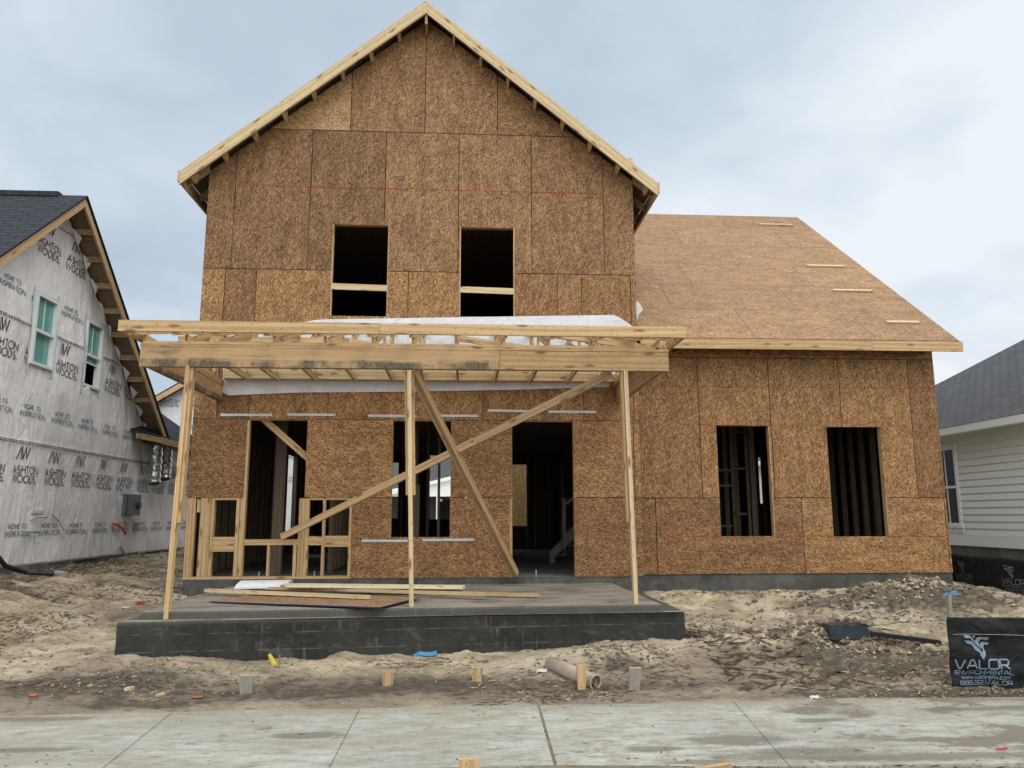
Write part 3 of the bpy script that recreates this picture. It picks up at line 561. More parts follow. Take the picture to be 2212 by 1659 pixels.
b.box(1.1, 1.28, .8, .889, .003, 2.7, grain='z'); b.box(3.35, 3.48, .9, .94, .003, 1.45, grain='z')
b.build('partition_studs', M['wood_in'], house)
p, q = at(560, 897, 'Y', .16), at(668, 992, 'Y', .16); b = MB(); b.beam(p, q, .038, .10); b.build('inner_brace', M['wood'], house)
# staircase seen through the door
b = MB()
for k in range(5): b.box(6.02+k*.2, 6.26+k*.2, 3.44, 4.3, .18*(k+1)-.03, .18*(k+1)) if 6.26+k*.2 < 6.9 else None; b.box(6.02+k*.2, 6.05+k*.2, 3.44, 4.3, .18*k+.01, .18*(k+1)-.031) if 6.05+k*.2 < 6.9 else None
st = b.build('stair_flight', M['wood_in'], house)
b = MB(); b.prism([(5.93, .01), (6.02, .01), (6.02, .12), (6.9, .92), (6.9, 1.14), (5.93, .24)], (0, 3.4, 0), (1, 0, 0), (0, 0, 1), (0, .035, 0)); b.build('stair_stringer', M['grey'], st)
b = MB(); b.box(6.185, 6.255, 3.33, 3.395, .30, 1.26); b.box(6.175, 6.265, 3.32, 3.398, 1.262, 1.29); b.box(6.175, 6.265, 3.32, 3.398, .55, .60); b.build('newel_post', M['grey'], st)
b = MB(); b.beam((6.27, 3.37, 1.17), (6.9, 3.37, 1.72), .035, .06); b.beam((6.27, 3.37, .58), (6.9, 3.37, 1.13), .03, .05); b.build('stair_rail', M['grey'], st)
# anchor bolts
for x in (1.12, 1.95, 5.35):
    b = MB(); b.tube([(x, .06, .0), (x, .06, .11)], .008, 8); b.build('anchor_bolt', M['steel'], house)
# --- main roof
rd = MB(); yA, yB = -.30, 10.5; xL, xR = -.335, 7.375
for s in (-1, 1):
    xe = xL if s < 0 else xR; ze = RPZ-SL*abs(xe-PX)
    rd.face([(xe, yA, ze), (xe, yB, ze), (PX, yB, RPZ), (PX, yA, RPZ)][::s], [(0, 0), (10, 0), (10, 4.9), (0, 4.9)][::s])
    rd.face([(xe, yA, ze-.016), (xe, yB, ze-.016), (PX, yB, RPZ-.016), (PX, yA, RPZ-.016)][::-s], [(0, 0), (10, 0), (10, 4.9), (0, 4.9)][::-s])
    rd.face([(xe, yA, ze), (PX, yA, RPZ), (PX, yA, RPZ-.016), (xe, yA, ze-.016)], [(0, 0), (4.9, 0), (4.9, .016), (0, .016)])
    rd.face([(xe, yA, ze), (xe, yB, ze), (xe, yB, ze-.016), (xe, yA, ze-.016)], [(0, 0), (9, 0), (9, .016), (0, .016)])
rd = rd.build('roof_deck', M['soffit'], house)
cs = 1/math.sqrt(1+SL*SL)
def roofline(x): return RPZ-.018-SL*abs(x-PX)
for s in (-1, 1):
    brk = [0, 2.33, 3.865] if s < 0 else [0, 2.9, 3.865]
    for k, (a, c) in enumerate(zip(brk, brk[1:])):
        xa, xb = PX+s*(a+(.002 if k else 0)), PX+s*c; h = .225; b = MB()
        P4 = [(xa, roofline(xa)), (xb, roofline(xb)), (xb, roofline(xb)-h), (xa, roofline(xa)-h)]
        if s > 0: P4 = P4[::-1]
        ou = random.uniform(0, 20); L_ = (c-a)/cs
        b.prism(P4, (0, -.34+.003*k, 0), (1, 0, 0), (0, 0, 1), (0, .038, 0)); o = b.build('rake_board', M['wood_pale'], house)
        # re-lay the grain along the slope
        ul = o.data.uv_layers[0].data
        for poly in o.data.polygons:
            for li in poly.loop_indices:
                co = o.data.vertices[o.data.loops[li].vertex_index].co; d = abs(co.x-PX)/cs
                ul[li].uv = (d+ou, (roofline(co.x)-co.z)*cs+co.y+ou)
    for k in range(1, 9):
        x = PX+s*k*.47*.985; z = roofline(x)-.045*1; b = MB(); b.hexa((x-.019, -.30, z-.03), (0, .30, 0), (.038, 0, -.038*SL*s), (0, 0, -.125*1.0)); b.build('lookout', M['wood'], house)
    # fascia and rafter tails along the eave
    xe = xL-.036 if s < 0 else xR-.002; b = MB(); b.box(xe, xe+.038, -.34, 10.5, roofline(xL)-.185, roofline(xL)-.005); b.build('eave_fascia', M['wood'], house)
    for k in range(8):
        b = MB(); y = -.02+k*.6096; x0, x1 = (xL, .0) if s < 0 else (7.045, xR); za, zb = roofline(x0), roofline(x1)
        b.prism([(x0, za-.002), (x1, zb-.002), (x1, zb-.15), (x0, za-.15)], (0, y, 0), (1, 0, 0), (0, 0, 1), (0, .038, 0)); b.build('rafter_tail', M['wood_old'], house)
b = MB(); b.box(PX-.019, PX+.019, -.30, -.004, RPZ-.42, RPZ-.15); b.build('ridge_lookout', M['wood'], house)
b = MB(); x = 6.93; b.box(x, x+.09, -.2, .3, roofline(x)+.03, roofline(x)+.11); b.build('roof_cleat', M['wood_pale'], house, label='short block nailed near the right end of the gable roof')
# --- wing roof deck, panel by panel
wr = MB(); wr.face([(WX, EY, EZ-.02), (12.47, EY, EZ-.02), (12.47, RY, RZ-.02), (WX, RY, RZ-.02)], [(0, 0), (5, 0), (5, 7), (0, 7)])
wr.face([(WX, 11.36, EZ-.02), (WX, RY, RZ-.02), (12.47, RY, RZ-.02), (12.47, 11.36, EZ-.02)], [(0, 0), (5, 0), (5, 7), (0, 7)])
for k in range(9):
    y = .0; x = 7.15+k*.6096; wr.prism([(EY+.04, EZ-.03), (WY, EZ-.03+WS*(WY-EY-.04)), (WY, 3.66), (EY+.04, 3.66)], (x, 0, 0), (0, 1, 0), (0, 0, 1), (.038, 0, 0))
wr = wr.build('wing_roof', M['soffit'], house)
ey = np.array([0, RY-EY, RZ-EZ]); SLEN = np.linalg.norm(ey); ey /= SLEN; nrm = np.array([0, -ey[2], ey[1]])
seams = [[9.0, 11.05], [7.9, 10.2], [8.55, 10.95], [7.6, 9.9], [9.0, 11.4], [8.0, 10.4]]
for r in range(6):
    s0, s1 = r*SLEN/6, (r+1)*SLEN/6; xs = [WX+.005]+seams[r]+[12.47]
    for a, c in zip(xs, xs[1:]):
        b = MB(); g2 = .0035; b.prism([(a+g2, s0+g2), (c-g2, s0+g2), (c-g2, s1-g2), (a+g2, s1-g2)], np.array([0, EY, EZ])+nrm*random.uniform(-.001, .001), (1, 0, 0), ey, -nrm*.0125); b.build('roof_panel', M['osb_roof'], wr)
for a, c in ((WX+.02, 10.93), (10.933, 12.49)):
    b = MB(); b.box(a, c, EY-.04, EY-.002, EZ-.185, EZ-.02); b.build('wing_fascia', M['wood'], house)
for x0, x1, y in ((11.22, 12.04, 4.98), (11.25, 12.05, 2.69), (11.21, 11.98, 1.6), (11.54, 12.13, .43)):
    s = (y-EY)/ey[1]; o = np.array([x0, EY, EZ])+ey*s+nrm*.001; b = MB(); b.hexa(o, (x1-x0, 0, .0), ey*.07, nrm*.038); b.build('roof_cleat', M['wood_pale'], house)
# --- metal straps
for x0, x1, z in ((.42, 1.21, 2.50), (1.45, 2.19, 2.51), (2.70, 3.46, 2.50), (3.69, 4.43, 2.505), (4.59, 5.27, 2.595), (5.56, 6.33, 2.58), (2.66, 3.36, .565), (3.59, 4.38, .572)):
    b = MB(); b.hexa((x0, -.006, z-.018), (x1-x0, 0, random.uniform(-.01, .01)), (0, .003, 0), (0, 0, .036)); b.build('metal_strap', M['steel'], house)
# --- white wrap behind the porch framing and the loose flap
def sheet(name, pts_top, pts_bot, y, mat, par, n=60, m=14, amp=.012, **k):
    X = np.linspace(0, 1, n); T = np.array(pts_top, float); B = np.array(pts_bot, float)
    x = np.interp(X, np.linspace(0, 1, 40), np.interp(np.linspace(0, 1, 40), [0, 1], [min(T[0][0], B[0][0]), max(T[-1][0], B[-1][0])]))
    P3 = np.zeros((n, m, 3))
    for j in range(m):
        t = j/(m-1); zt = np.interp(x, T[:, 0], T[:, 1]); zb = np.interp(x, B[:, 0], B[:, 1])
        P3[:, j, 0] = x; P3[:, j, 2] = zb+(zt-zb)*t; P3[:, j, 1] = y-np.abs(amp*fbm(x*1.3, P3[:, j, 2]*2.5+4, 3, .35))
    U = P3[:, :, [0, 2]]; b = MB(); b.grid(P3, U); o = b.build(name, mat, par, smooth=True, **k)
    return o
sheet('wrap_strip', [(.42, 3.90), (1.5, 3.98), (1.9, 4.05), (6.65, 4.19), (6.8, 4.12), (6.99, 3.98)], [(.42, 2.86), (.5, 2.80), (.8, 2.82), (1.6, 2.86), (3, 2.88), (5, 2.93), (6.62, 2.99), (6.7, 3.5), (6.99, 3.9)], -.008, M['wrap_white'], house)
b = MB(); fl = [at(1373, 648, 'Y', .2), at(1382, 655, 'Y', .2), at(1389, 668, 'Y', .2), at(1380, 680, 'Y', .2), at(1375, 695, 'Y', .2), at(1373, 700, 'Y', .2)]
b.prism([(p[0], p[2]) for p in fl], (0, .2, 0), (1, 0, 0), (0, 0, 1), (0, .004, 0)); b.build('loose_wrap_flap', M['wrap_white'], house)

# ------------------------------------------------------------------ porch roof framing (parts of the house)
BY = -2.95
b = MB()
def uvbeam(b, x0, x1, y0, y1, z0, z1):
    b.box(x0, x1, y0, y1, z0, z1)
b = MB(); n0 = len(b.uv); b.box(.35, 4.640, BY, BY+.038, 2.700, 2.938); o = b.build('porch_beam', M['mildew'], house, label='long beam board with a black mildewed lower edge')
for poly in o.data.polygons:
    for li in poly.loop_indices:
        co = o.data.vertices[o.data.loops[li].vertex_index].co; o.data.uv_layers[0].data[li].uv = (co.x, co.z-2.700)
b = MB(); b.box(4.644, 6.745, BY-.001, BY+.038, 2.703, 2.934); b.build('porch_beam', M['wood'], house, label='clean yellow beam board at the right')
b = MB(); b.box(.36, 6.74, BY+.04, BY+.078, 2.70, 2.936); b.build('porch_beam_inner', M['wood_old'], house)
b = MB(); b.box(.345, 6.75, BY-.002, BY+.085, 2.940, 2.974); b.box(.37, 6.58, BY-.003, BY+.085, 2.976, 3.010); b.build('top_plate', M['wood'], house)
for x0, m_ in ((.355, 'mildew'), (6.66, 'wood_old')):
    b = MB(); b.box(x0, x0+.08, BY+.08, -.013, 2.72, 2.96); o = b.build('side_beam', M[m_], house)
    if m_ == 'mildew':
        for poly in o.data.polygons:
            for li in poly.loop_indices:
                co = o.data.vertices[o.data.loops[li].vertex_index].co; o.data.uv_layers[0].data[li].uv = (co.y+8, co.z-2.70)
    b = MB(); b.box(x0-.002, x0+.086, BY+.087, -.013, 2.964, 3.0); b.box(x0-.002, x0+.086, BY+.087, -.013, 3.003, 3.04); b.build('side_plate', M['wood'], house)
for a, c, y in ((.25, 3.22, -3.36), (3.224, 6.86, -3.362)):
    b = MB(); b.box(a, c, y, y+.038, 3.034, 3.163); b.build('porch_fascia', M['wood'], house)
for x in (.25, 6.822):
    b = MB(); b.box(x, x+.038, -3.322, -2.55, 3.037, 3.160); b.build('side_fascia', M['wood'], house)
def zc(y): return 3.075+.245*(y+3.0)
for i, x in enumerate([.37, .86, 1.31, 1.90, 2.51, 3.09, 3.58, 4.11, 4.70, 5.26, 5.85, 6.33, 6.64]):
    b = MB()
    b.prism([(-3.32, zc(-3.32)), (-.02, zc(-.02)), (-.02, zc(-.02)+.092), (-3.32, min(zc(-3.32)+.092, 3.165))], (x-.019, 0, 0), (0, 1, 0), (0, 0, 1), (.038, 0, 0))
    b.box(x-.019, x+.019, BY+.06, -.15, 3.012, 3.10); yy = -1.55; b.box(x-.018, x+.018, yy, yy+.06, 3.13, zc(yy)+.01)
    if 0 < i < 12:
        b.beam((x, -2.6, 3.12), (x, -1.5, zc(-1.5)+.02), .035, .07); b.beam((x, -1.45, 3.12), (x, -.3, zc(-.3)+.02), .035, .07)
    b.box(x-.018, x+.018, -.3, -.24, 3.13, zc(-.27)+.01)
    t = b.build('porch_truss', M['wood'], house)
    b = MB(); b.hexa((x-.026, -.19, 3.03), (0, .05, 0), (.003, 0, 0), (0, 0, .13)); b.hexa((x+.022, -.19, 3.03), (0, .05, 0), (.003, 0, 0), (0, 0, .13)); b.build('joist_hanger', M['steel'], t)
for a, c, z in ((.46, 6.655, 3.40), ):
    b = MB()
    for (xa, ya, za), (xb, yb, zb) in (((.55, -2.3, 3.18), (2.5, -.9, 3.5)), ((2.6, -1.2, 3.42), (4.0, -1.3, 3.18)), ((4.1, -1.6, 3.40), (5.8, -1.6, 3.17)), ((5.0, -2.4, 3.32), (6.6, -2.4, 3.12)), ((5.7, -1.0, 3.45), (6.6, -1.0, 3.2))): b.beam((xa, ya, za), (xb, yb, zb), .038, .08)
    b.build('truss_bracing', M['wood'], house)
b = MB(); b.box(.46, 3.06, -.14, -.016, 3.055, 3.172); b.build('porch_ledger', M['wood_pale'], house)
b = MB(); b.box(3.064, 6.655, -.142, -.016, 3.055, 3.172); b.build('porch_ledger', M['wood'], house)
b = MB(); b.box(.46, 6.6, -.10, -.016, 3.178, 3.25); b.build('ledger_cap', M['wood_pale'], house)

# ------------------------------------------------------------------ lettering (stroke font)
def arc(cx, cy, rx, ry, a0, a1, n=10): return [(cx+rx*math.cos(R_(a0+(a1-a0)*i/n)), cy+ry*math.sin(R_(a0+(a1-a0)*i/n))) for i in range(n+1)]
GL = {
 'A': (.8, [[(0, 0), (.4, 1), (.8, 0)], [(.13, .32), (.67, .32)]]), 'S': (.6, [arc(.31, .745, .24, .255, 35, 260, 8)+arc(.29, .255, .27, .255, 90, -145, 9)]),
 'H': (.68, [[(0, 0), (0, 1)], [(.68, 0), (.68, 1)], [(0, .52), (.68, .52)]]), 'T': (.6, [[(0, 1), (.6, 1)], [(.3, 1), (.3, 0)]]),
 'O': (1, [arc(.5, .5, .5, .5, 0, 360, 22)]), 'N': (.72, [[(0, 0), (0, 1), (.72, 0), (.72, 1)]]), 'W': (1.15, [[(0, 1), (.3, 0), (.575, 1), (.85, 0), (1.15, 1)]]),
 'D': (.75, [[(0, 0), (0, 1), (.25, 1)]+arc(.25, .5, .5, .5, 90, -90, 12)+[(0, 0)]]), 'M': (.85, [[(0, 0), (.05, 1), (.425, .2), (.8, 1), (.85, 0)]]),
 'E': (.5, [[(.5, 1), (0, 1), (0, 0), (.5, 0)], [(0, .52), (.45, .52)]]), 'I': (.05, [[(0, 0), (0, 1)]]), 'P': (.55, [[(0, 0), (0, 1), (.25, 1)]+arc(.27, .74, .27, .26, 90, -90, 8)+[(0, .48)]]),
 'R': (.58, [[(0, 0), (0, 1), (.25, 1)]+arc(.27, .74, .27, .26, 90, -90, 8)+[(0, .48)], [(.28, .48), (.58, 0)]]), '.': (.08, [[(0, 0), (.08, 0), (.08, .08), (0, .08), (0, 0)]]), ' ': (.35, [])}
SQ = dict(GL)
rr = lambda w, x0=0: [(x0+.15, 0), (x0+w-.15, 0), (x0+w, .15), (x0+w, .85), (x0+w-.15, 1), (x0+.15, 1), (x0, .85), (x0, .15), (x0+.15, 0)]
SQ.update({'V': (1, [[(0, 1), (.32, .08), (.45, 0), (.55, .08), (.95, 1)]]), 'A': (1.05, [[(0, 0), (.38, .92), (.52, 1), (.66, .92), (1.05, 0)], [(.2, .35), (.85, .35)]]), 'L': (.85, [[(0, 1), (.05, .1), (.15, 0), (.85, 0)]]),
 'O': (1, [rr(1)]), 'R': (.95, [[(.1, 0), (0, 1), (.75, 1), (.9, .85), (.85, .5), (.7, .4), (.05, .4)], [(.5, .4), (.95, 0)]]), 'E': (.8, [[(.8, 1), (.1, 1), (0, .85), (0, .15), (.1, 0), (.8, 0)], [(0, .5), (.75, .5)]]),
 '8': (.85, [[(.1, .5), (0, .62), (0, .88), (.1, 1), (.75, 1), (.85, .88), (.85, .62), (.75, .5), (.1, .5), (0, .38), (0, .12), (.1, 0), (.75, 0), (.85, .12), (.85, .38), (.75, .5)]]),
 '3': (.85, [[(0, 1), (.75, 1), (.85, .88), (.85, .62), (.75, .5), (.85, .38), (.85, .12), (.75, 0), (0, 0)], [(.1, .5), (.75, .5)]]), '2': (.85, [[(0, 1), (.75, 1), (.85, .88), (.85, .6), (.75, .52), (.1, .45), (0, .35), (0, 0), (.85, 0)]]),
 'w': (.9, [[(0, .7), (.22, 0), (.45, .65), (.68, 0), (.9, .7)]]), 'v': (.7, [[(0, .7), (.35, 0), (.7, .7)]]), 'a': (.6, [[(.05, .7), (.6, .7), (.6, 0), (0, 0), (0, .38), (.6, .38)]]), 'l': (.05, [[(0, 0), (0, 1)]]), 'o': (.65, [[(0, 0), (.65, 0), (.65, .7), (0, .7), (0, 0)]]),
 'r': (.4, [[(0, 0), (0, .7), (.4, .7)]]), 'e': (.6, [[(.6, .7), (0, .7), (0, 0), (.6, 0)], [(0, .36), (.55, .36)]]), 'n': (.6, [[(0, 0), (0, .7), (.6, .7), (.6, 0)]]), 'c': (.6, [[(.6, .7), (0, .7), (0, 0), (.6, 0)]]), 'm': (.9, [[(0, 0), (0, .7), (.9, .7), (.9, 0)], [(.45, .7), (.45, 0)]])})
def ribbon(b, pl, w, fn, closed=False):
    pl = [np.array(p, float) for p in pl]; L = []; Rr = []; n = len(pl)
    closed = n > 2 and np.linalg.norm(pl[0]-pl[-1]) < 1e-6
    for i, p in enumerate(pl):
        a = pl[i-1] if i else (pl[-2] if closed else None); c = pl[i+1] if i < n-1 else (pl[1] if closed else None)
        d1 = (p-a)/np.linalg.norm(p-a) if a is not None else None; d2 = (c-p)/np.linalg.norm(c-p) if c is not None else None
        if d1 is None: d1 = d2
        if d2 is None: d2 = d1
        n1 = np.array([-d1[1], d1[0]]); n2 = np.array([-d2[1], d2[0]]); m = n1+n2; mn = np.linalg.norm(m)
        m = n1 if mn < .3 else m/mn; k = min(1/max(abs(m@n1), .45), 2.2)
        L.append(p+m*k*w/2); Rr.append(p-m*k*w/2)
    for i in range(n-1):
        ns = max(1, int(np.linalg.norm(pl[i+1]-pl[i])/.06))
        for s in range(ns):
            t0, t1 = s/ns, (s+1)/ns; q = [Rr[i]+(Rr[i+1]-Rr[i])*t0, Rr[i]+(Rr[i+1]-Rr[i])*t1, L[i]+(L[i+1]-L[i])*t1, L[i]+(L[i+1]-L[i])*t0]
            b.face([fn(*t) for t in q], [(0, 0)]*4)
def text(b, s, x, y, h, w, fn, font=GL, xs=1.0, gap=.22, width=None):
    adv = sum(font[c][0]*xs+gap for c in s)-gap
    if width: xs2 = width/(adv*h); 
    else: xs2 = 1
    for c in s:
        for pl in font[c][1]: ribbon(b, [(x+p[0]*xs*h*xs2, y+p[1]*h) for p in pl], w, fn)
        x += (font[c][0]*xs+gap)*h*xs2
def aw(b, x, y, s, fn):
    "the two-letter mark, s = height"
    for q in (((0, 0), (.13, 0), (.42, .72), (.62, 0), (.76, 0), (.42, 1.0)), ):
        b.face([fn(x+p[0]*s, y+p[1]*s) for p in ((0, 0), (.14, 0), (.46, .78), (.40, 1.0))], [(0, 0)]*4); b.face([fn(x+p[0]*s, y+p[1]*s) for p in ((.40, 1.0), (.46, .78), (.62, 0), (.76, 0))][::1], [(0, 0)]*4)
    pts = [(.62, 1.0), (.92, .12), (1.13, .95), (1.36, .12), (1.66, 1.0)]
    ribbon(b, [(x+p[0]*s, y+p[1]*s) for p in pts], .155*s, fn)
def wrap_print(ink, blue, x, z0, fn, skipb=False):
    "one 1 m x 2 m repeat of the printed wrap; z0 = bottom of the roll"
    text(ink, 'ASHTON', x+.01, z0+1.655, .125, .019, fn, width=.74); text(ink, 'WOODS.', x, z0+1.505, .125, .019, fn, width=.74); aw(ink, x+.08, z0+1.885, .215, fn)
    text(blue, 'HOME TO', x+.10, z0+.745, .075, .0125, fn, width=.50); text(blue, 'INSPIRATION.', x, z0+.615, .085, .0125, fn, width=.76, gap=.2)
# print on the porch wrap strip
b = MB(); fn = lambda u, v: (u, -.0235, v)
for x in (3.35, 4.42, 5.48): text(b, 'HOME TO', x, 3.47, .10, .016, fn, width=.85)
b.build('wrap_printing', M['ink_blue'], house)
b = MB(); fn = lambda u, v: (.389, u, v)
# stamped grade marks on the end truss and right side beam
for k in range(11): b.face([fn(-1.9+k*.09, 3.36+k*.021), fn(-1.85+k*.09, 3.372+k*.021), fn(-1.85+k*.09, 3.415+k*.021), fn(-1.9+k*.09, 3.40+k*.021)], [(0, 0)]*4)
b.build('grade_stamp', M['twig'], house)

# ------------------------------------------------------------------ porch slab
pl = []
LFl = at(252, 1345, 'Z', -.184); LFr = at(1479, 1320, 'Z', -.184); UFl = at(303, 1323, 'Z', -.1); UFr = at(1432, 1306, 'Z', -.1); UBr = at(1337, 1259, 'Z', -.1); UBl = at(391, 1292, 'Z', -.1)
xl = min(LFl[0], .40); xr = LFr[0]
b = MB()
b.prism([(LFl[0], LFl[1]), (LFr[0], LFr[1]), (LFr[0], .008), (LFl[0]+.0, .008)], (0, 0, -.184), (1, 0, 0), (0, 1, 0), (0, 0, -.7))
slab = b.build('porch_slab', [M['conc_dark']], bevel=.012, label='dark stained concrete porch slab with one long step, in front of the house', cat='porch slab')
b = MB(); b.prism([(UFl[0], UFl[1]), (UFr[0], UFr[1]), (UFr[0]-.03, .006), (UFl[0]+.02, .006)], (0, 0, -.1), (1, 0, 0), (0, 1, 0), (0, 0, -.10)); b.build('upper_step', M['conc_dark'], slab, bevel=.018)
def slabtop(name, poly, z):
    b = MB(); b.prism(poly, (0, 0, z), (1, 0, 0), (0, 1, 0), (0, 0, -.003)); b.build(name, M['conc_top'], slab)
e_ = .02
slabtop('dirty_top', [(UFl[0]+e_, UFl[1]+e_), (UFr[0]-e_, UFr[1]+e_), (UFr[0]-.03-e_, .004), (UFl[0]+.02+e_, .004)], -.0965)
slabtop('step_tread', [(LFl[0]+e_, LFl[1]+e_), (LFr[0]-e_, LFr[1]+e_), (LFr[0]-e_, UFr[1]-.002), (LFl[0]+e_, UFl[1]-.002)], -.1805)

# ------------------------------------------------------------------ temporary posts and braces
def post(name, pb, pt, label, w=.038, d=.089, scab=None, mat='wood'):
    pb, pt = np.array(pb), np.array(pt); e = empty(name, tuple(pb), label=label, cat='support post', group='temporary posts under the porch beam')
    b = MB(); b.beam(pb, pt, w, d, up=(0, 1, 0)); b.build('board', M[mat], e)
    if scab:
        t, dx, dy, ww = scab; p = pb+(pt-pb)*t; b = MB(); b.beam(p+np.array([dx, dy, 0]), pt+np.array([dx, dy, 0]), ww, .038 if ww > .05 else .089, up=(0, 1, 0)); b.build('doubling_board', M['wood'], e)
zl = -.179
post('support_post', at(360, 1338, 'Z', zl), at(408, 792, 'Y', BY+.04)-np.array([0, 0, .0]), 'leftmost wooden post, leaning, propping the left end of the porch beam', .045, .089, (.36, .042, .03, .038), 'wood')
post('support_post', at(889, 1326, 'Z', zl), at(884, 800, 'Y', BY+.04), 'middle wooden post, propping the porch beam beside the lumber pile', .05, .06, (.475, .0, .045, .115), 'wood_pale')
post('support_post', at(1374, 1320, 'Z', zl), at(1350, 801, 'Y', BY+.04), 'rightmost wooden post, standing at the right end of the slab step', .05, .089, (.36, -.045, .03, .03), 'wood_pale')
for lab, p, q, jn in (('long shallow diagonal brace from the window sill up to the right end of the beam', at(608, 1160, 'Y', -.07), at(1322, 806, 'Y', -2.78), .62), ('steep diagonal brace from the middle of the beam down to the door jamb', at(897, 803, 'Y', -2.85), at(1117, 1240, 'Y', -.10), None)):
    e = empty('diagonal_brace', tuple(p), label=lab, cat='brace', group='diagonal braces'); p = np.array(p); q = np.array(q); up = np.cross(q-p, fw); d = (q-p)
    def br(p0, p1, o, m): 
        b = MB(); u = np.cross(p1-p0, np.cross((0, 0, 1.), p1-p0)); b.beam(p0+o, p1+o, .038, .098, up=(0, 0, 1)); b.build('board', M[m], e)
    if jn: br(p, p+d*.63, np.array([0, 0, 0]), 'wood'); br(p+d*.50, q, np.array([0, .04, 0]), 'wood_old')
    else: br(p, q, np.array([0, 0, 0]), 'wood'); br(p+np.array([-.0, .04, -.03]), q+np.array([-.015, .04, 0]), np.array([-.03, 0, 0]), 'wood_old')

# ------------------------------------------------------------------ lumber pile on the slab
lg = 'loose boards lying on the porch slab'
def board(pix0, pix1, z0, z1, w, t, lab, mat='wood_pale'):
    p, q = at(*pix0, 'Z', z0), at(*pix1, 'Z', z1); e = MB(); e.beam(p, q, w, t, up=(0, 0, 1)); o = e.build('loose_board', M[mat]); tag(o, lab, 'board', lg)
sh = MB(); zz = -.045; c0, c1, c2 = at(452, 1299, 'Z', -.075), at(820, 1311.5, 'Z', -.06), at(908, 1290, 'Z', -.06); c3 = c0+(c2-c1)
c0b = [tuple(c) for c in (c0, c1, c2, c3)]
nn = np.array([0, 0, -.012]); f = [np.array(c) for c in c0b]; bk = [c+nn for c in f]
sh.face(f, [(0, 0), (2.2, 0), (2.2, 1.1), (0, 1.1)]); sh.face(bk[::-1], [(0, 0)]*4, 1)
for i in range(4): j = (i+1) % 4; sh.face([f[i], bk[i], bk[j], f[j]], [(0, 0)]*4, 1)
tag(sh.build('sheathing_sheet', [M['osb_roof'], M['navy']]), 'loose strand board sheet with dark blue edges under the boards on the slab', 'board sheet')
board((446, 1275), (797, 1290), -.035, -.035, .089, .04, 'front board of the pile, its left end sticking out over the slab')
board((552, 1270), (1165, 1285.5), -.05, -.06, .06, .038, 'longest board of the pile, reaching furthest right beyond the middle post', 'wood')
board((600, 1269), (1048, 1284.5), -.045, -.035, .07, .04, 'board just behind the front board, ending right of the middle post')
board((612, 1264), (1002, 1268.5), .01, .0, .20, .04, 'widest and whitest board, on top at the back of the pile', 'wood_white')
board((560, 1266.5), (1000, 1275), -.04, -.05, .09, .038, 'brown board under the white topmost board', 'wood')
a0, a1 = at(512, 1270, 'Z', -.05), at(622, 1268, 'Z', -.05); b = MB(); n = 14
for i in range(n):
    t0, t1 = math.pi*i/n, math.pi*(i+1)/n; q = lambda A, t, k: A+np.array([.04*math.sin(t), -.22*math.cos(t)+.05, .095*math.sin(t)])
    b.face([q(a0, t0, 0), q(a1, t0, 0), q(a1, t1, 0), q(a0, t1, 0)], [(0, 0)]*4)
b.face([q(a0, math.pi*i/n, 0) for i in range(n+1)][::-1], [(0, 0)]*(n+1)); b.face([q(a1, math.pi*i/n, 0) for i in range(n+1)], [(0, 0)]*(n+1))
tag(b.build('wrap_roll', M['wrap_white'], smooth=True), 'rolled white plastic wrap lying behind the boards on the slab', 'plastic roll')

# ------------------------------------------------------------------ left neighbour house
XL, NP, NZ, NS = -3.2, 1.72, 6.78, .83
lh = empty('house', (XL, 2, 0), label='house at the left edge covered in grey printed house wrap, with a black shingle roof', cat='house')
def ntop(y): return np.where(y < 6.45, NZ-.13-NS*np.abs(y-NP), 2.68)
def wr_x(y, z):
    y = np.asarray(y, float); z = np.asarray(z, float)
    return XL+.022*np.clip(fbm(y*.9, z*.7, 3, .9), -1, 1)+.016*fbm(y*2.6+z*.9, z*.6, 3, .5)+.014*np.exp(-((z-2.16)/.03)**2)+.014*np.exp(-((z-4.15)/.03)**2)+.01
ys = np.arange(-4.2, 12.45, .05); zs = np.arange(.12, 6.75, .05)
NW = [(1.19, 1.90, 3.52, 4.78), (3.02, 3.72, 3.45, 4.76)]
Yg, Zg = np.meshgrid(ys, zs, indexing='ij'); Tp = ntop(Yg); Zc = np.minimum(Zg, Tp)
b = MB(); P3 = np.stack([wr_x(Yg, Zc), Yg, Zc], -1); n, m = Yg.shape; b.v = [tuple(t) for t in P3.reshape(-1, 3).tolist()]
for i in range(n-1):
    for j in range(m-1):
        if Zg[i, j] > Tp[i, j] and Zg[i+1, j] > Tp[i+1, j]: continue
        cy, cz_ = ys[i]+.025, zs[j]+.025
        if any(w[0]+.03 < cy < w[1]-.03 and w[2]+.03 < cz_ < w[3]-.03 for w in NW): continue
        b.f.append((i*m+j, (i+1)*m+j, (i+1)*m+j+1, i*m+j+1)); b.uv += [(ys[i], zs[j]), (ys[i+1], zs[j]), (ys[i+1], zs[j+1]), (ys[i], zs[j+1])]; b.m.append(0)
nw = b.build('wrapped_wall', M['wrap'], lh, smooth=True)
sm = nw.modifiers.new('t', 'SOLIDIFY'); sm.thickness = .01
ink, blue, seam = MB(), MB(), MB()
fnw = lambda u, v: (float(wr_x(u, v))+.011, u, v)
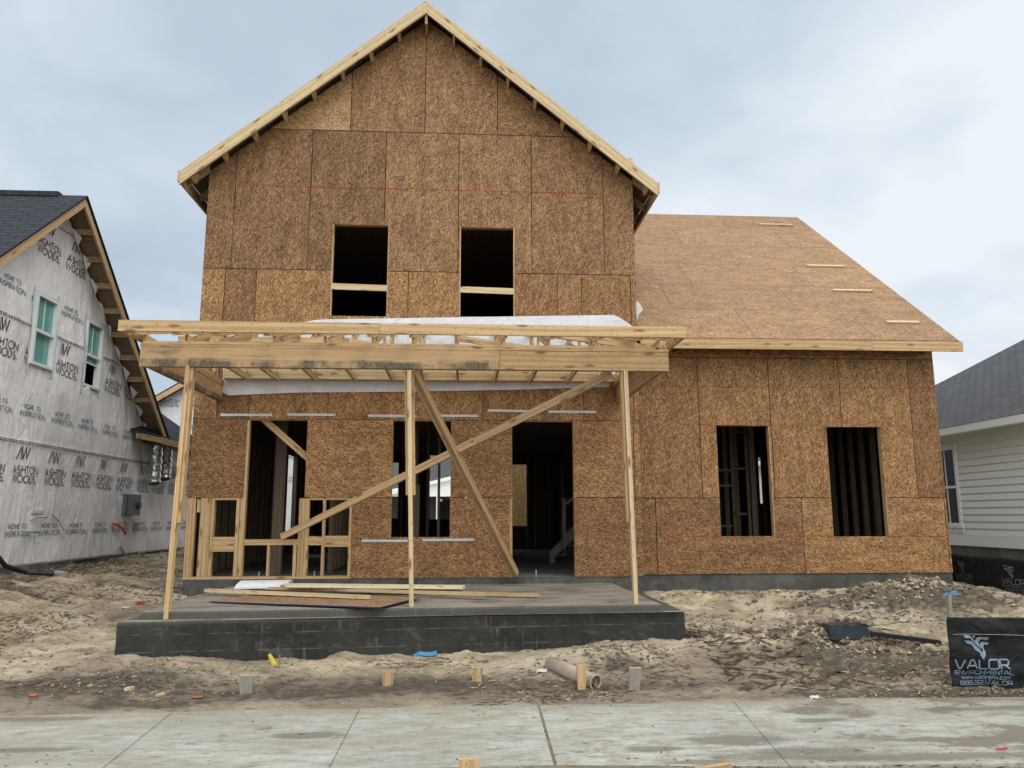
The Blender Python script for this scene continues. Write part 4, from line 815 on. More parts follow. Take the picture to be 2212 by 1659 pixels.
for r in range(3):
    z0 = .12+2.0*r-(.12 if r == 0 else .12)
    for k in range(-5, 12):
        y = .02+k*.985+r*.05; tt = MB(); tb = MB(); wrap_print(tt, tb, y, z0, fnw)
        for src, dst in ((tt, ink), (tb, blue)):
            for f in src.f:
                q = [src.v[i] for i in f]; c = np.mean(q, 0)
                if c[2] > float(ntop(np.array(c[1])))-.06 or c[2] < .14: continue
                if any(w[0]-.06 < c[1] < w[1]+.06 and w[2]-.06 < c[2] < w[3]+.06 for w in NW): continue
                dst.face(q, [(0, 0)]*len(q))
for z in (2.15, 2.185, 4.14, 4.175, 6.15):
    y = -4.0
    while y < (12.3 if z < 2.6 else 8):
        if z < float(ntop(np.array(y)))-.1 and z < float(ntop(np.array(y+.06)))-.1 and not any(w[0]-.08 < y < w[1]+.05 and w[2]-.05 < z < w[3]+.05 for w in NW):
            seam.face([fnw(y, z-.010), fnw(y+.038, z-.004), fnw(y+.038, z+.016), fnw(y, z+.010)], [(0, 0)]*4)
        y += .062
for f in seam.f: ink.face([seam.v[i] for i in f], [(0, 0)]*4)  # printed seam dashes share one mesh with the lettering
ink.build('wrap_printing', M['ink'], nw); blue.build('wrap_printing', M['ink_teal'], nw)
for (a, c, z0, z1), opn in zip(NW, (0, 1)):
    fx = XL+.045; b = MB(); w = .05
    b.box(XL-.08, fx, a, a+w, z0, z1); b.box(XL-.08, fx, c-w, c, z0, z1); b.box(XL-.08, fx, a+w, c-w, z0, z0+w); b.box(XL-.08, fx, a+w, c-w, z1-w, z1); zm = (z0+z1)/2-.02; b.box(XL-.07, fx-.012, a+w, c-w, zm-.025, zm+.025)
    wo = b.build('window', M['vinyl'], lh, label='window with its lower sash open' if opn else None)
    b = MB(); b.box(XL-.03, XL-.024, a+w, c-w, zm+.025, z1-w); 
    if not opn: b.box(XL-.05, XL-.044, a+w, c-w, z0+w, zm-.025)
    else: b.box(XL-.05, XL-.044, a+w, c-w, zm-.13, zm-.025)
    b.build('pane', M['film'], wo)
    b = MB(); b.box(XL-.022, XL-.012, (a+c)/2-.01, (a+c)/2+.01, zm+.025, z1-w)
    if opn: b.box(XL-.04, XL-.02, a+w, c-w, zm-.16, zm-.13)
    b.build('muntin', M['vinyl'], wo)
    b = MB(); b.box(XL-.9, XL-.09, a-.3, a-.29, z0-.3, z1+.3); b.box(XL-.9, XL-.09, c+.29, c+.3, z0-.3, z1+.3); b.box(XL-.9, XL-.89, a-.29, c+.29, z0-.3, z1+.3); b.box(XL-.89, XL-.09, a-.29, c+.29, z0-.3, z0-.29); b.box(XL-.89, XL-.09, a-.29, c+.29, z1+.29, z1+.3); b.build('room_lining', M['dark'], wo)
    b = MB()
    for y0_, y1_, zz0, zz1 in ((a-.06, a, z0-.16, z1+.1), (c, c+.06, z0-.14, z1+.14), (a, c, z1, z1+.05)):
        P3 = np.array([[fnw(yy, z2) for z2 in np.linspace(zz0, zz1, 8)] for yy in (y0_, y1_)]); b.grid(P3+np.array([.004, 0, 0]), P3[:, :, 1:])
    b.build('window_tape', M['tape'], wo)
b = MB(); b.box(-12, XL+.0, -4.2, 12.4, -.5, .13); b.build('foundation', M['concplain'], lh)
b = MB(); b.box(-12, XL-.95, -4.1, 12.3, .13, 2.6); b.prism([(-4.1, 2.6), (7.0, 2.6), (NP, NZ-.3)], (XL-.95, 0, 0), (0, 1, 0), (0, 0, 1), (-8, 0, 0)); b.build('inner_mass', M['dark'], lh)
# roof
b = MB(); xo = XL+.42; ye1, ye0 = 6.58, NP-4.9; zf = lambda y: NZ-NS*abs(y-NP)
nl = math.sqrt(1+NS*NS)
for s, ye in ((1, ye1), (-1, ye0)):
    L_ = abs(ye-NP)*nl; q = [(xo+.03, NP, NZ), (-12.5, NP, NZ), (-12.5, ye, zf(ye)), (xo+.03, ye, zf(ye))]
    b.face(q if s < 0 else q[::-1], ([(0, L_), (9, L_), (9, 0), (0, 0)] if s < 0 else [(0, 0), (9, 0), (9, L_), (0, L_)]))
    q2 = [(x, y, z-.035) for x, y, z in q]; b.face(q2 if s > 0 else q2[::-1], [(0, 0)]*4); b.face([q[0], q[3], q2[3], q2[0]] if s < 0 else [q[3], q[0], q2[0], q2[3]], [(0, 0)]*4)
b.box(-12.5, xo-.45, NP-.1, NP+.1, NZ-.06, NZ+.035)
rf = b.build('roof', M['shingle_black'], lh)
b = MB()
for s, ye in ((1, ye1), (-1, ye0)):
    for k in range(0, 34):   # plank underside of the overhang
        d0 = k*.145; d1 = d0+.139
        if d1 > abs(ye-NP): break
        ya, yb = NP+s*d0, NP+s*d1; b.hexa((XL-.0, ya, zf(ya)-.052), (.42, 0, 0), (0, yb-ya, -NS*(d1-d0)), (0, 0, .015))
b.build('overhang_boards', M['soffit'], lh)
for s, ye in ((1, ye1), (-1, ye0)):
    b = MB(); b.prism([(NP, NZ-.036), (ye, zf(ye)-.036), (ye, zf(ye)-.22), (NP, NZ-.22)], (xo, 0, 0), (0, 1, 0), (0, 0, 1), (-.038, 0, 0)); o = b.build('rake_board', M['wood'], lh); ou = random.uniform(0, 9)
    for poly in o.data.polygons:
        for li in poly.loop_indices:
            co = o.data.vertices[o.data.loops[li].vertex_index].co; d = abs(co.y-NP)*nl; o.data.uv_layers[0].data[li].uv = (d+ou, zf(co.y)-co.z+ou)
    for k in range(1, 9):
        y = NP+s*k*.47
        if abs(y-NP) < abs(ye-NP)-.1: b = MB(); b.box(XL-.05, xo-.04, y, y+.038, zf(y+.02)-.17, zf(y+.02)-.06, grain='x'); b.build('lookout', M['wood_old'], lh)
for k in range(1, 11):
    y = NP+k*.43+.1; z = float(zf(y))-.20; b = MB(); w_ = .16+.05*math.sin(k*2.3)
    b.face([(XL+.03, y-w_, z+.16), (XL+.03, y+w_*.6, z-.12), (XL+.10+.05*math.sin(k), y+.02, z+.02), (XL+.07, y-w_*.5, z+.12)], [(0, 0)]*4); b.build('wrap_flap', M['wrap'], lh)
# low rear roof with its hip
b = MB(); ex0 = XL+.45; y0, y1 = 5.35, 9.8; ze = 2.76; sl = .83; run = 3.2
b.face([(ex0, y0+.8, ze), (ex0, y1, ze), (ex0-run, y1-run, ze+sl*run), (ex0-run, y0+.8, ze+sl*run)], [(0, 0), (4.2, 0), (4.2-run, run*1.18), (0, run*1.18)])
b.face([(ex0, y1, ze), (-12, y1, ze), (-12, y1-run, ze+sl*run), (ex0-run, y1-run, ze+sl*run)], [(0, 0), (9, 0), (9, 3.7), (run, 3.7)])
b.face([(XL+.16, y0, ze+.0), (ex0, y0+.8, ze), (ex0-.9, y0+.8, ze+.55), (XL-.1, y0, ze+.2)], [(0, 0), (.8, 0), (.8, 1), (0, 1)])
b.build('lower_roof', M['shingle_black'], lh)
b = MB(); b.box(ex0-.038, ex0, y0+.75, y1, ze-.16, ze-.01); b.beam((XL+.18, y0, ze-.05), (ex0-.02, y0+.78, ze-.085), .036, .12); b.build('lower_fascia', M['wood'], lh)
b = MB(); b.box(XL, ex0-.04, y0+.8, y1-.05, ze-.15, ze-.13); b.build('lower_soffit', M['soffit'], lh)
# services on the wall
for y, r, z1, z2 in ((6.55, .125, 2.62, 1.70), (7.2, .115, 2.62, 1.84)):
    pth = [(XL+.16+.02*math.sin(k*2.1), y+.012*math.cos(k*1.7), z1+(z2-z1)*k/16) for k in range(17)]; b = MB(); b.tube(pth, [r*(1+.03*((k % 2)-.5)) for k in range(17)], 18, False)
    o = b.build('foil_duct', M['foil'], lh, smooth=False); sm = o.modifiers.new('t', 'SOLIDIFY'); sm.thickness = .012
b = MB(); b.box(XL+.01, XL+.20, 5.35, 5.80, .97, 1.42); b.box(XL+.01, XL+.10, 5.27, 5.35, .99, 1.40); mb = b.build('meter_box', M['meter'], lh, bevel=.008)
b = MB(); b.tube([(XL+.19, 5.66, 1.18), (XL+.25, 5.66, 1.18)], .075, 18); b.build('meter_socket', M['black'], mb)
b = MB(); b.box(XL+.201, XL+.206, 5.50, 5.56, 1.21, 1.27); b.build('red_sticker', M['red'], mb)
for ya_, yb_, za_, zb_ in ((5.2, 5.75, 1.43, 1.53), (5.9, 6.2, .80, .90), (1.7, 2.1, 1.0, 1.05)): b = MB(); b.box(XL+.02, XL+.034, ya_, yb_, za_, zb_); b.build('flashing_tape', M['tape'], lh)
for z, yA_, yB_, mt in ((.93, 1.72, 2.12, 'red'), (.68, 1.48, 1.92, 'steel')):
    b = MB(); b.tube([(XL, yA_, z-.05), (XL+.06, yA_, z), (XL+.07, (yA_+yB_)/2, z+.005)], .016, 8); b.tube([(XL+.07, (yA_+yB_)/2, z+.005), (XL+.07, yB_, z)], [.022, .016], 8); b.tube([(XL+.07, yB_-.07, z), (XL+.07, yB_-.07, z-.09)], .018, 8) if z < .8 else None
    b.build('hose_bib', M['steel' if z < .8 else 'paper'], lh, smooth=True)
b = MB(); b.tube([(XL+.02, 4.88, .79), (XL+.07, 5.05, .76), (XL+.1, 5.22, .68), (XL+.1, 5.36, .57)], .028, 10); b.build('orange_conduit', M['orange'], lh, smooth=True)
b = MB(); b.box(XL+.01, XL+.05, 5.98, 6.12, .62, .78); b.build('outlet_box', M['wood_old'], lh)
b = MB(); b.tube([(XL+.03, 5.3, .30), (XL+.10, 5.42, .14), (XL+.12, 5.5, -.06)], .032, 10); b.build('drain_pipe', M['steel'], lh, smooth=True)
b = MB(); b.tube([(XL+.03, 2.37, .98), (XL+.06, 2.6, .84), (XL+.03, 2.84, .69)], .008, 6); b.build('yellow_cable', M['copper'], lh)
g0 = gpt(115, 1243); 
b = MB(); b.tube([(XL+.03, .35, .62), (XL+.06, .62, .42), (XL+.10, .95, .16), (XL+.22, 1.35, .03), (g0[0], g0[1], g0[2]+.03)], .04, 10); b.tube([(g0[0], g0[1], g0[2]+.03), (g0[0]+.1, g0[1]+.12, g0[2]+.02)], .045, 10, mi=1); tag(b.build('service_cable', [M['black'], M['steel']], smooth=True), 'thick black cable curving down beside the left wrapped house to the dirt', 'cable')

# ------------------------------------------------------------------ further houses
fh = empty('house', (-7, 18, 0), label='distant house in white printed wrap, behind the leftmost wooden post', cat='house')
b = MB(); FZ = lambda x: 6.02+.63*(x+6.56)
b.prism([(-13, -.2), (-1.2, -.2), (-1.2, 6.2), (-3.8, FZ(-3.8)-.2), (-8.6, FZ(-8.6)-.2), (-8.6, 3.2), (-13, 3.2)], (0, 18.0, 0), (1, 0, 0), (0, 0, 1), (0, 8, 0)) if False else None
b.prism([(-8.9, -.2), (-.6, -.2), (-.6, 5.6), (-3.9, FZ(-3.9)-.15), (-8.9, FZ(-8.9)-.15)], (0, 18, 0), (1, 0, 0), (0, 0, 1), (0, 8, 0)); b.build('wrapped_wall', M['wrap_white'], fh)
b = MB(); b.prism([(-9.3, FZ(-9.3)+.04), (-3.9, FZ(-3.9)+.04), (-3.9, FZ(-3.9)-.02), (-9.3, FZ(-9.3)-.02)], (0, 17.6, 0), (1, 0, 0), (0, 0, 1), (0, 8.6, 0)); b.prism([(-3.9, FZ(-3.9)+.04), (-.2, 5.6), (-.2, 5.54), (-3.9, FZ(-3.9)-.02)], (0, 17.6, 0), (1, 0, 0), (0, 0, 1), (0, 8.6, 0)); b.build('roof', M['shingle_black'], fh)
b = MB(); b.prism([(-9.3, FZ(-9.3)-.021), (-3.9, FZ(-3.9)-.021), (-3.9, FZ(-3.9)-.24), (-9.3, FZ(-9.3)-.24)], (0, 17.6, 0), (1, 0, 0), (0, 0, 1), (0, .04, 0)); b.build('rake_board', M['wood'], fh)
ink, blue = MB(), MB(); fnf = lambda u, v: (u, 17.988, v)
for zr in (3.6, 1.6):
    for k in range(7): wrap_print(ink, blue, -7.47+.985*k-(.985 if k == 9 else 0), zr, fnf)
ink.build('wrap_printing', M['ink'], fh); blue.build('wrap_printing', M['ink_teal'], fh)
b = MB()
for x0_ in (-6.32,):
    b.box(x0_, x0_+.08, 17.93, 17.99, .6, 1.72); b.box(x0_+.85, x0_+.93, 17.93, 17.99, .6, 1.72); b.box(x0_, x0_+.93, 17.93, 17.99, .52, .6); b.box(x0_, x0_+.93, 17.93, 17.99, 1.72, 1.8); b.box(x0_+.08, x0_+.85, 17.94, 17.98, 1.14, 1.19)
fw_ = b.build('window', M['vinyl'], fh); b = MB(); b.box(-6.24, -5.47, 17.965, 17.975, .6, 1.72); b.build('pane', M['glass'], fw_)

# right neighbour: white siding, grey hip roof
XR = 16.0
rh = empty('house', (XR, 6, 0), label='finished house at the right edge with white lap siding and a grey shingle hip roof', cat='house')
def sided_wall(par, X, ya, yb, z0, z1, holes, face=-1, name='siding_wall', step=.16):
    b = MB(); z = z0
    while z < z1-.001:
        zt = min(z+step, z1)
        for p in rect_holes(ya, yb, z, zt, holes):
            (y0_, za), (y1_, zb) = p[0], p[2]
            t0 = .022*(1-(za-z)/step); t1 = .022*(1-(zb-z)/step)
            b.face([(X+face*t0, y1_, za), (X+face*t0, y0_, za), (X+face*t1, y0_, zb), (X+face*t1, y1_, zb)][::-1 if face > 0 else 1], [(0, 0)]*4)
            if abs(za-z) < 1e-6: b.face([(X, y0_, za), (X, y1_, za), (X+face*t0, y1_, za), (X+face*t0, y0_, za)], [(0, 0)]*4)
        z = zt
    b.box(X+.004, X+.1, ya, yb, z0, z1) if not holes else None
    return b.build(name, M['siding'], par)
RWN = (5.64, 6.60, .70, 2.50)
sided_wall(rh, XR, -4, 13, .47, 2.82, [RWN])
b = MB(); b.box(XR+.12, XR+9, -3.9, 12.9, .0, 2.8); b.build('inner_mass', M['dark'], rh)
b = MB(); b.box(XR-.03, XR+.1, -4, 13, .225, .465); b.build('water_table', M['trim'], rh)
b = MB(); b.box(XR-.0, XR+.1, -4, 13, -.6, .222); b.build('foundation', M['concplain'], rh)
b = MB(); b.box(15.56, 15.6, -4.4, 13.4, 2.80, 2.97); b.build('fascia', M['trim'], rh); b = MB(); b.box(15.6, XR+.1, -4.4, 13.4, 2.82, 2.835); b.build('soffit', M['trim'], rh)
b = MB(); y0, y1, z0, z1 = RWN; t = .09
b.box(XR-.045, XR+.02, y0, y0+t, z0, z1); b.box(XR-.045, XR+.02, y1-t, y1, z0, z1); b.box(XR-.045, XR+.02, y0-.02, y1+.02, z1-.005, z1+.12); b.box(XR-.055, XR+.02, y0-.03, y1+.03, z0-.07, z0+.0); b.box(XR-.03, XR+.02, y0+t, y1-t, z0, z0+.05)
b.box(XR-.025, XR+.02, y0+t, y1-t, 1.57, 1.63); b.box(XR-.02, XR+.01, (y0+y1)/2-.012, (y0+y1)/2+.012, z0+.05, z1-.01); b.box(XR-.035, XR+.02, y0-.02, y1+.02, z0-.17, z0-.075)
wn = b.build('window', M['trim'], rh); b = MB(); b.box(XR+.0, XR+.006, y0+t, y1-t, z0+.05, z1); b.build('pane', M['glass'], wn)
b = MB(); Yr, s_, X0, Z0, hh = 13.2, .625, 15.55, 2.975, 6.0; ns = math.sqrt(1+s_*s_)
b.face([(X0, -4.4, Z0), (X0+hh, -4.4+hh, Z0+s_*hh), (X0+hh, Yr-hh, Z0+s_*hh), (X0, Yr, Z0)], [(0, 0), (hh, hh*ns), (17.6-hh, hh*ns), (17.6, 0)])
b.face([(X0, Yr, Z0), (X0+hh, Yr-hh, Z0+s_*hh), (X0+2*hh, Yr, Z0)], [(0, 0), (hh, hh*ns), (2*hh, 0)]); b.face([(X0, -4.4, Z0), (X0+2*hh, -4.4, Z0), (X0+hh, -4.4+hh, Z0+s_*hh)], [(0, 0), (2*hh, 0), (hh, hh*ns)])
b.build('roof', M['shingle_grey'], rh)
# house further back at the right, seen through the wing
r2 = empty('house', (17, 20, 0), label='white sided house further back, seen only as a sliver through the right wing window', cat='house')
sided_wall(r2, 15.6, 15.5, 26, .3, 2.9, []); b = MB(); b.face([(15.2, 15.1, 2.9), (19.5, 19.4, 5.9), (19.5, 22, 5.9), (15.2, 26.4, 2.9)], [(0, 0), (4, 5), (7, 5), (11, 0)]); b.face([(15.2, 15.1, 2.9), (24, 15.1, 2.9), (19.5, 19.4, 5.9)], [(0, 0), (9, 0), (4.5, 5)]); b.build('roof', M['shingle_grey'], r2)
b = MB(); b.box(15.7, 23, 15.6, 26, -.3, 2.9); b.build('inner_mass', M['siding'], r2); b = MB(); b.box(15.16, 15.2, 15.1, 26.4, 2.76, 2.93); b.build('fascia', M['trim'], r2)
# house behind, seen through the middle window
bh = empty('house', (3, 34, 0), label='white gabled house with a dark porch, seen through the middle window of the bare house', cat='house')
b = MB(); Y = 34
b.box(-4, 10, Y+2.6, Y+9, -.3, 2.7); b.build('rear_wall', M['meter'], bh)  # dark grey puts the porch shade into the wall colour
b = MB(); b.prism([(-1.0, 2.26), (9.0, 2.26), (5.2, 3.50), (4.6, 3.44), (-1.0, 2.30)], (0, Y, 0), (1, 0, 0), (0, 0, 1), (0, .1, 0)); b.build('porch_gable', M['siding'], bh)
b = MB(); b.prism([(-1.4, 2.08), (9.4, 2.08), (9.4, 2.255), (-1.4, 2.255)], (0, Y-.03, 0), (1, 0, 0), (0, 0, 1), (0, .14, 0)); b.build('porch_fascia', M['trim'], bh)
b = MB(); b.prism([(-1.4, 2.02), (5.2, 3.70), (5.2, 3.50), (-1.4, 1.82)], (0, Y-.2, 0), (1, 0, 0), (0, 0, 1), (0, .08, 0)); b.build('rake_board', M['trim'], bh)
b = MB(); b.face([(-4.4, Y+.3, 2.1), (10.4, Y+.3, 2.1), (10.4, Y+6, 6.4), (-4.4, Y+6, 6.4)], [(0, 0), (14.8, 0), (14.8, 7), (0, 7)]); b.face([(10.4, Y+12, 2.1), (-4.4, Y+12, 2.1), (-4.4, Y+6, 6.4), (10.4, Y+6, 6.4)], [(0, 0), (14.8, 0), (14.8, 7), (0, 7)]); b.build('roof', M['shingle_grey'], bh)
for x in (2.62, 4.3):
    b = MB(); b.box(x, x+.10, Y, Y+.12, -.2, 2.08); b.build('porch_column', M['trim'], bh)
b = MB(); b.box(-.8, 9, Y+.1, Y+2.6, -.3, .05); b.build('porch_floor', M['concplain'], bh)
b = MB(); b.box(2.75, 3.6, Y+2.55, Y+2.58, .2, 1.9); b.build('porch_door', M['glass'], bh)
b = MB(); b.tube([(2.85, Y+.6, 2.05), (2.85, Y+.6, 1.95)], .02, 8); b.tube([(2.85, Y+.6, 1.95), (2.85, Y+.6, 1.80)], [.13, .07], 12, mi=1); b.build('porch_light', [M['black'], M['trim']], bh)
b = MB(); b.box(-.8, 4.4, Y-.05, Y-.02, .70, .76); b.box(-.8, 4.4, Y-.051, Y-.02, .10, .22); b.build('porch_rail', M['trim'], bh)
# strand board shed seen through the door opening
gs = MB(); b = gs
for a, c in ((5.3, 6.12), (6.125, 6.9)): b.prism([(a, .3), (c-.005, .3), (c-.005, 2.9), (a, 2.9)], (0, 13.2, 0), (1, 0, 0), (0, 0, 1), (0, .02, 0), u='y')
b.box(5.3, 6.9, 13.23, 16, -.2, 2.9)
tag(b.build('garage', M['osb_fresh']), 'small strand board garage behind, seen as a bright panel through the open doorway', 'garage')

# trees far behind
def tree(x, y, h, r, lab):
    z = float(gz(x, y)); e = empty('tree', (x, y, z), label=lab, cat='tree', group='trees behind the houses'); b = MB(); b.tube([(x, y, z-.2), (x+.1, y, z+h*.4), (x, y+.1, z+h*.75)], [.22, .15, .05], 8)
    for k in range(7):
        a = k*.9; b.tube([(x, y, z+h*(.35+.05*k)), (x+r*.7*math.cos(a), y+r*.7*math.sin(a), z+h*(.5+.06*k))], [.07, .02], 5)
    b.build('trunk', M['bark'], e); b = MB()
    cl = [(rng.normal(0, r*.45), rng.normal(0, r*.45), h*.65+rng.normal(0, h*.17), rng.uniform(.5, 1.0)*r*.4) for _ in range(16)]
    for k in range(3200):
        c = cl[rng.integers(len(cl))]; v = rng.normal(0, 1, 3); v /= np.linalg.norm(v); p = np.array([x+c[0], y+c[1], z+c[2]])+v*c[3]*rng.uniform(.4, 1.1); s = .11
        a_, b_ = rng.normal(0, s, 3), rng.normal(0, s, 3); b.face([p-a_, p+b_, p+a_, p-b_], [(0, 0)]*4)
    b.build('crown', M['leaf'], e)
tree(-2.2, 42, 9, 3.2, 'dark green tree far behind, a sliver of it seen through the middle window')

# ------------------------------------------------------------------ silt fences
def chev(b, fn, s, x, y):
    "emblem; coordinates of the enlarged photograph in px, y down"
    polys = [[(345, 468), (470, 475), (690, 735), (672, 735), (480, 532), (385, 527)], [(358, 575), (505, 582), (700, 812), (708, 950), (488, 655), (408, 640)],
             [(630, 505), (842, 512), (822, 572), (690, 558), (655, 590), (648, 640), (670, 690), (690, 735), (580, 600), (580, 560)], [(705, 600), (856, 625), (825, 662), (745, 655), (735, 690), (742, 750), (765, 790), (760, 860), (708, 950), (700, 812), (715, 760), (680, 690), (672, 640)]]
    for p in polys:
        # triangulated as a fan strip via bmesh-free ear clipping
        import mathutils.geometry as mg
        v3 = [Vector((q[0], -q[1], 0)) for q in p]
        for t in mg.tessellate_polygon([v3]): b.face([fn(x+v3[i].x*s, y+v3[i].y*s) for i in t], [(0, 0)]*3)
    st = []
    for k in range(10): a = math.pi/2+k*math.pi/5; rr_ = 38 if k % 2 == 0 else 16; st.append((548+rr_*math.cos(a), -500+rr_*math.sin(a)))
    for k in range(10): b.face([fn(x+548*s, y-500*s), fn(x+st[k][0]*s, y+st[k][1]*s), fn(x+st[(k+1) % 10][0]*s, y+st[(k+1) % 10][1]*s)], [(0, 0)]*3)
def valor(b, fn, s, x, y):
    chev(b, fn, s, x, y)
    text(b, 'VALOR', x+150*s, y-1128*s, 180*s, 31*s, fn, SQ, 1.0, .14, width=1075*s)
    text(b, 'ENVIRONMENTAL', x+140*s, y-1240*s, 72*s, 12*s, fn, SQ, 1.0, .18, width=1150*s)
    text(b, 'www.valorenv.com', x+265*s, y-1330*s, 68*s, 10*s, fn, SQ, 1.0, .25, width=950*s)
    text(b, '888.32.VALOR', x+215*s, y-1440*s, 74*s, 11*s, fn, SQ, 1.0, .2, width=1035*s)
A0 = gpt(2057, 1484); A0 = np.array([A0[0], A0[1]]); A1 = A0+np.array([2.6, -.35]); 
fe = empty('silt_fence', (A0[0], A0[1], -.75), label='near black silt fence with pale blue lettering at the right edge of the photo', cat='fence', group='black silt fences')
fd = (A1-A0)/np.linalg.norm(A1-A0); fnx = np.array([fd[1], -fd[0]])
zt = at(2055, 1333, 'Y', A0[1])[2]; zb = -.80
def fdisp(u, v): return .010*math.sin((v*1.0+u*.55)*13+2.2*math.sin(u*2.3+v))*min(1, u*4)+.012*float(fbm(np.array(u*1.5+v*2.2), np.array(v*1.4-u), 3, .3))+.03*math.sin(v*4+1)*min(1, u*3)+.02*float(fbm(np.array(u*1.2), np.array(v*2.), 2, .4))+.025*math.exp(-((v-zt+.25+.45*u)/.07)**2)*max(0, 1-u)
def ff_(u, v, o=0.0): d = fdisp(u, v)+o; return (A0[0]+fd[0]*u+fnx[0]*d, A0[1]+fd[1]*u+fnx[1]*d, v)
U = np.linspace(0, 2.65, 90); V = np.linspace(0, 1, 34); P3 = np.array([[ff_(u, zb+(zt-zb)*v-(.0 if v < 1 else 0)) for v in V] for u in U]); b = MB(); b.grid(P3, P3[:, :, [0, 2]])
fc = b.build('fabric', M['silt'], fe, smooth=True); sm = fc.modifiers.new('t', 'SOLIDIFY'); sm.thickness = .003
b = MB(); b.tube([ff_(u, zt-.165+.008*math.sin(u*5), .012) for u in np.linspace(.05, 2.6, 30)], .002, 4); b.build('stitching', M['pipe'], fc)
depth = np.dot(np.array([A0[0], A0[1], -.4])-CP, fw); ps = .1066*depth/FPX
b = MB(); valor(b, lambda u, v: ff_(u, v, .007), ps, (2049.8-2055)*depth/FPX, zt+125*ps); b.build('fence_lettering', M['logo'], fc)
pt_ = at(2051, 1283, 'Y', A0[1]+.02)
b = MB(); b.beam((A0[0]+.022, A0[1]+.035, -.95), (pt_[0], A0[1]+.03, pt_[2]), .035, .035, up=(0, 1, 0)); b.build('stake', M['grey'], fe)
b = MB(); b.beam((A1[0], A1[1]+.03, -.95), (A1[0], A1[1]+.03, zt+.1), .035, .035, up=(0, 1, 0)); b.build('stake', M['grey'], fe)
b = MB()
for k in range(12): a = rng.uniform(0, 6.28); r_ = rng.uniform(.03, .09); c = np.array([pt_[0], A0[1]+.02, pt_[2]]); d = np.array([math.cos(a)*r_*1.6, .3*r_*math.sin(a*3), .35*r_*math.sin(a)]); b.face([c-(0, 0, .01), c+d+(0, 0, -.008), c+d*1.1+(0, 0, .012), c+(0, 0, .014)], [(0, 0)]*4)
b.build('blue_ribbon', M['bluebag'], fe)
f2 = empty('silt_fence', (13.25, 0, -.3), label='far black silt fence with worn grey lettering, in front of the white sided house', cat='fence', group='black silt fences')
b = MB(); FX = 13.25
def f2p(u, v, o=0): return (FX-.03*math.sin(u*2.1)-.015*math.sin(v*9+u)-o, u, v)
def f2t(u): return .235-.012*(2.5-u)-.06*abs(math.sin((u+.3)*math.pi/2.2))*0+.01*math.sin(u*3)
U = np.linspace(-1.2, 9, 70); P3 = np.array([[f2p(u, -.45+(f2t(u)+.45)*v) for v in np.linspace(0, 1, 10)] for u in U]); b.grid(P3, P3[:, :, 1:]); fc2 = b.build('fabric', M['silt'], f2, smooth=True); sm = fc2.modifiers.new('t', 'SOLIDIFY'); sm.thickness = .003
b = MB()
for y in (1.9, .62, -.66): valor(b, lambda u, v, y=y: f2p(y-u, v, .012), .00046, -.0, .33)
b.build('fence_lettering', M['logo_dim'], fc2)
for y in (-1.2, 2.0, 5.0):
    b = MB(); b.box(FX+.03, FX+.065, y, y+.035, -.5, .3); b.build('stake', M['grey'], f2)

# ------------------------------------------------------------------ stakes, pipe, debris
def stake(px0, px1, topy, boty, lab, face='wood', d=.045, **k):
    p = gpt((px0+px1)/2, boty); depth = np.dot(p-CP, fw); w = (px1-px0)*depth/FPX; h = (boty-topy)*depth/FPX*1.02
    lean = k.get('lean', 0); o = empty('stake', tuple(p), label=lab, cat='stake', group='short wooden stakes in the dirt'); b = MB()
    q = [(-w*.36, -.12), (w*.36, -.12), (w*.5, h), (-w*.5, h)]
    b.prism([(x+lean*y, y) for x, y in q], (p[0], p[1]-d/2, p[2]), (1, 0, 0), (0, 0, 1), (0, d, 0), u='y'); b.build('shaft', M[face], o)
    b = MB(); b.box(p[0]-w*.5+lean*h, p[0]+w*.5+lean*h, p[1]-d/2, p[1]+d/2, p[2]+h+.0005, p[2]+h+.004); b.build('cut_top', M['wood'], o)
stake(517, 547, 1462, 1497, 'mud grey stake, leftmost of the row before the slab', 'grey', .05); stake(825, 851, 1454, 1481, 'short brown stake in front of the middle of the slab', 'wood_old'); stake(1019, 1042, 1444, 1470, 'smallest brown stake, right of the blue scrap', 'wood_old')
stake(1246, 1267, 1440, 1491, 'tall orange-brown stake standing beside the pipe', 'wood', .045); stake(1356, 1383, 1446, 1490, 'grey-faced stake right of the pipe mouth', 'grey', .04, lean=.08); stake(991, 1034, 1644, 1700, 'stake top at the bottom edge, beside the pavement', 'wood', .05)
def pipe(a, c, r, name, lab, cat='pipe', mat='pipe'):
    p, q = np.array(a), np.array(c); b = MB(); d = (q-p)/np.linalg.norm(q-p); b.tube([p, q-d*.03, q-d*.03, q], [r, r, r*1.06, r*1.06], 24, False); o = b.build(name, M[mat], smooth=True); s = o.modifiers.new('t', 'SOLIDIFY'); s.thickness = .012; s.offset = -1; return tag(o, lab, cat)
p, q = gpt(1188, 1444), gpt(1288, 1489); pipe(p+np.array([0, 0, .05]), q+np.array([0, 0, .062]), .06, 'drain_pipe', 'dusty tan pipe lying on the dirt in front of the slab')
p = gpt(470, 1212); pipe(p+np.array([.35, .25, .06]), p+np.array([0, 0, .06]), .07, 'clay_pipe', 'brown pipe offcut lying far left between the two houses')
# pallet
p = gpt(520*1, 1180) if False else np.array([-1.1, 9.0, float(gz(-1.1, 9.0))]); e = empty('pallet', tuple(p), label='weathered pallet pile on the dirt behind the left post', cat='pallet'); b = MB()
for k in range(6): b.box(p[0]-.6, p[0]+.6, p[1]-.5+k*.19, p[1]-.4+k*.19, p[2]+.16, p[2]+.18)
b.build('deck_board', M['grey'], e); b = MB()
for k in range(3): b.box(p[0]-.6+k*.56, p[0]-.52+k*.56, p[1]-.5, p[1]+.55, p[2]+.02, p[2]+.158)
b.build('runner', M['grey'], e)
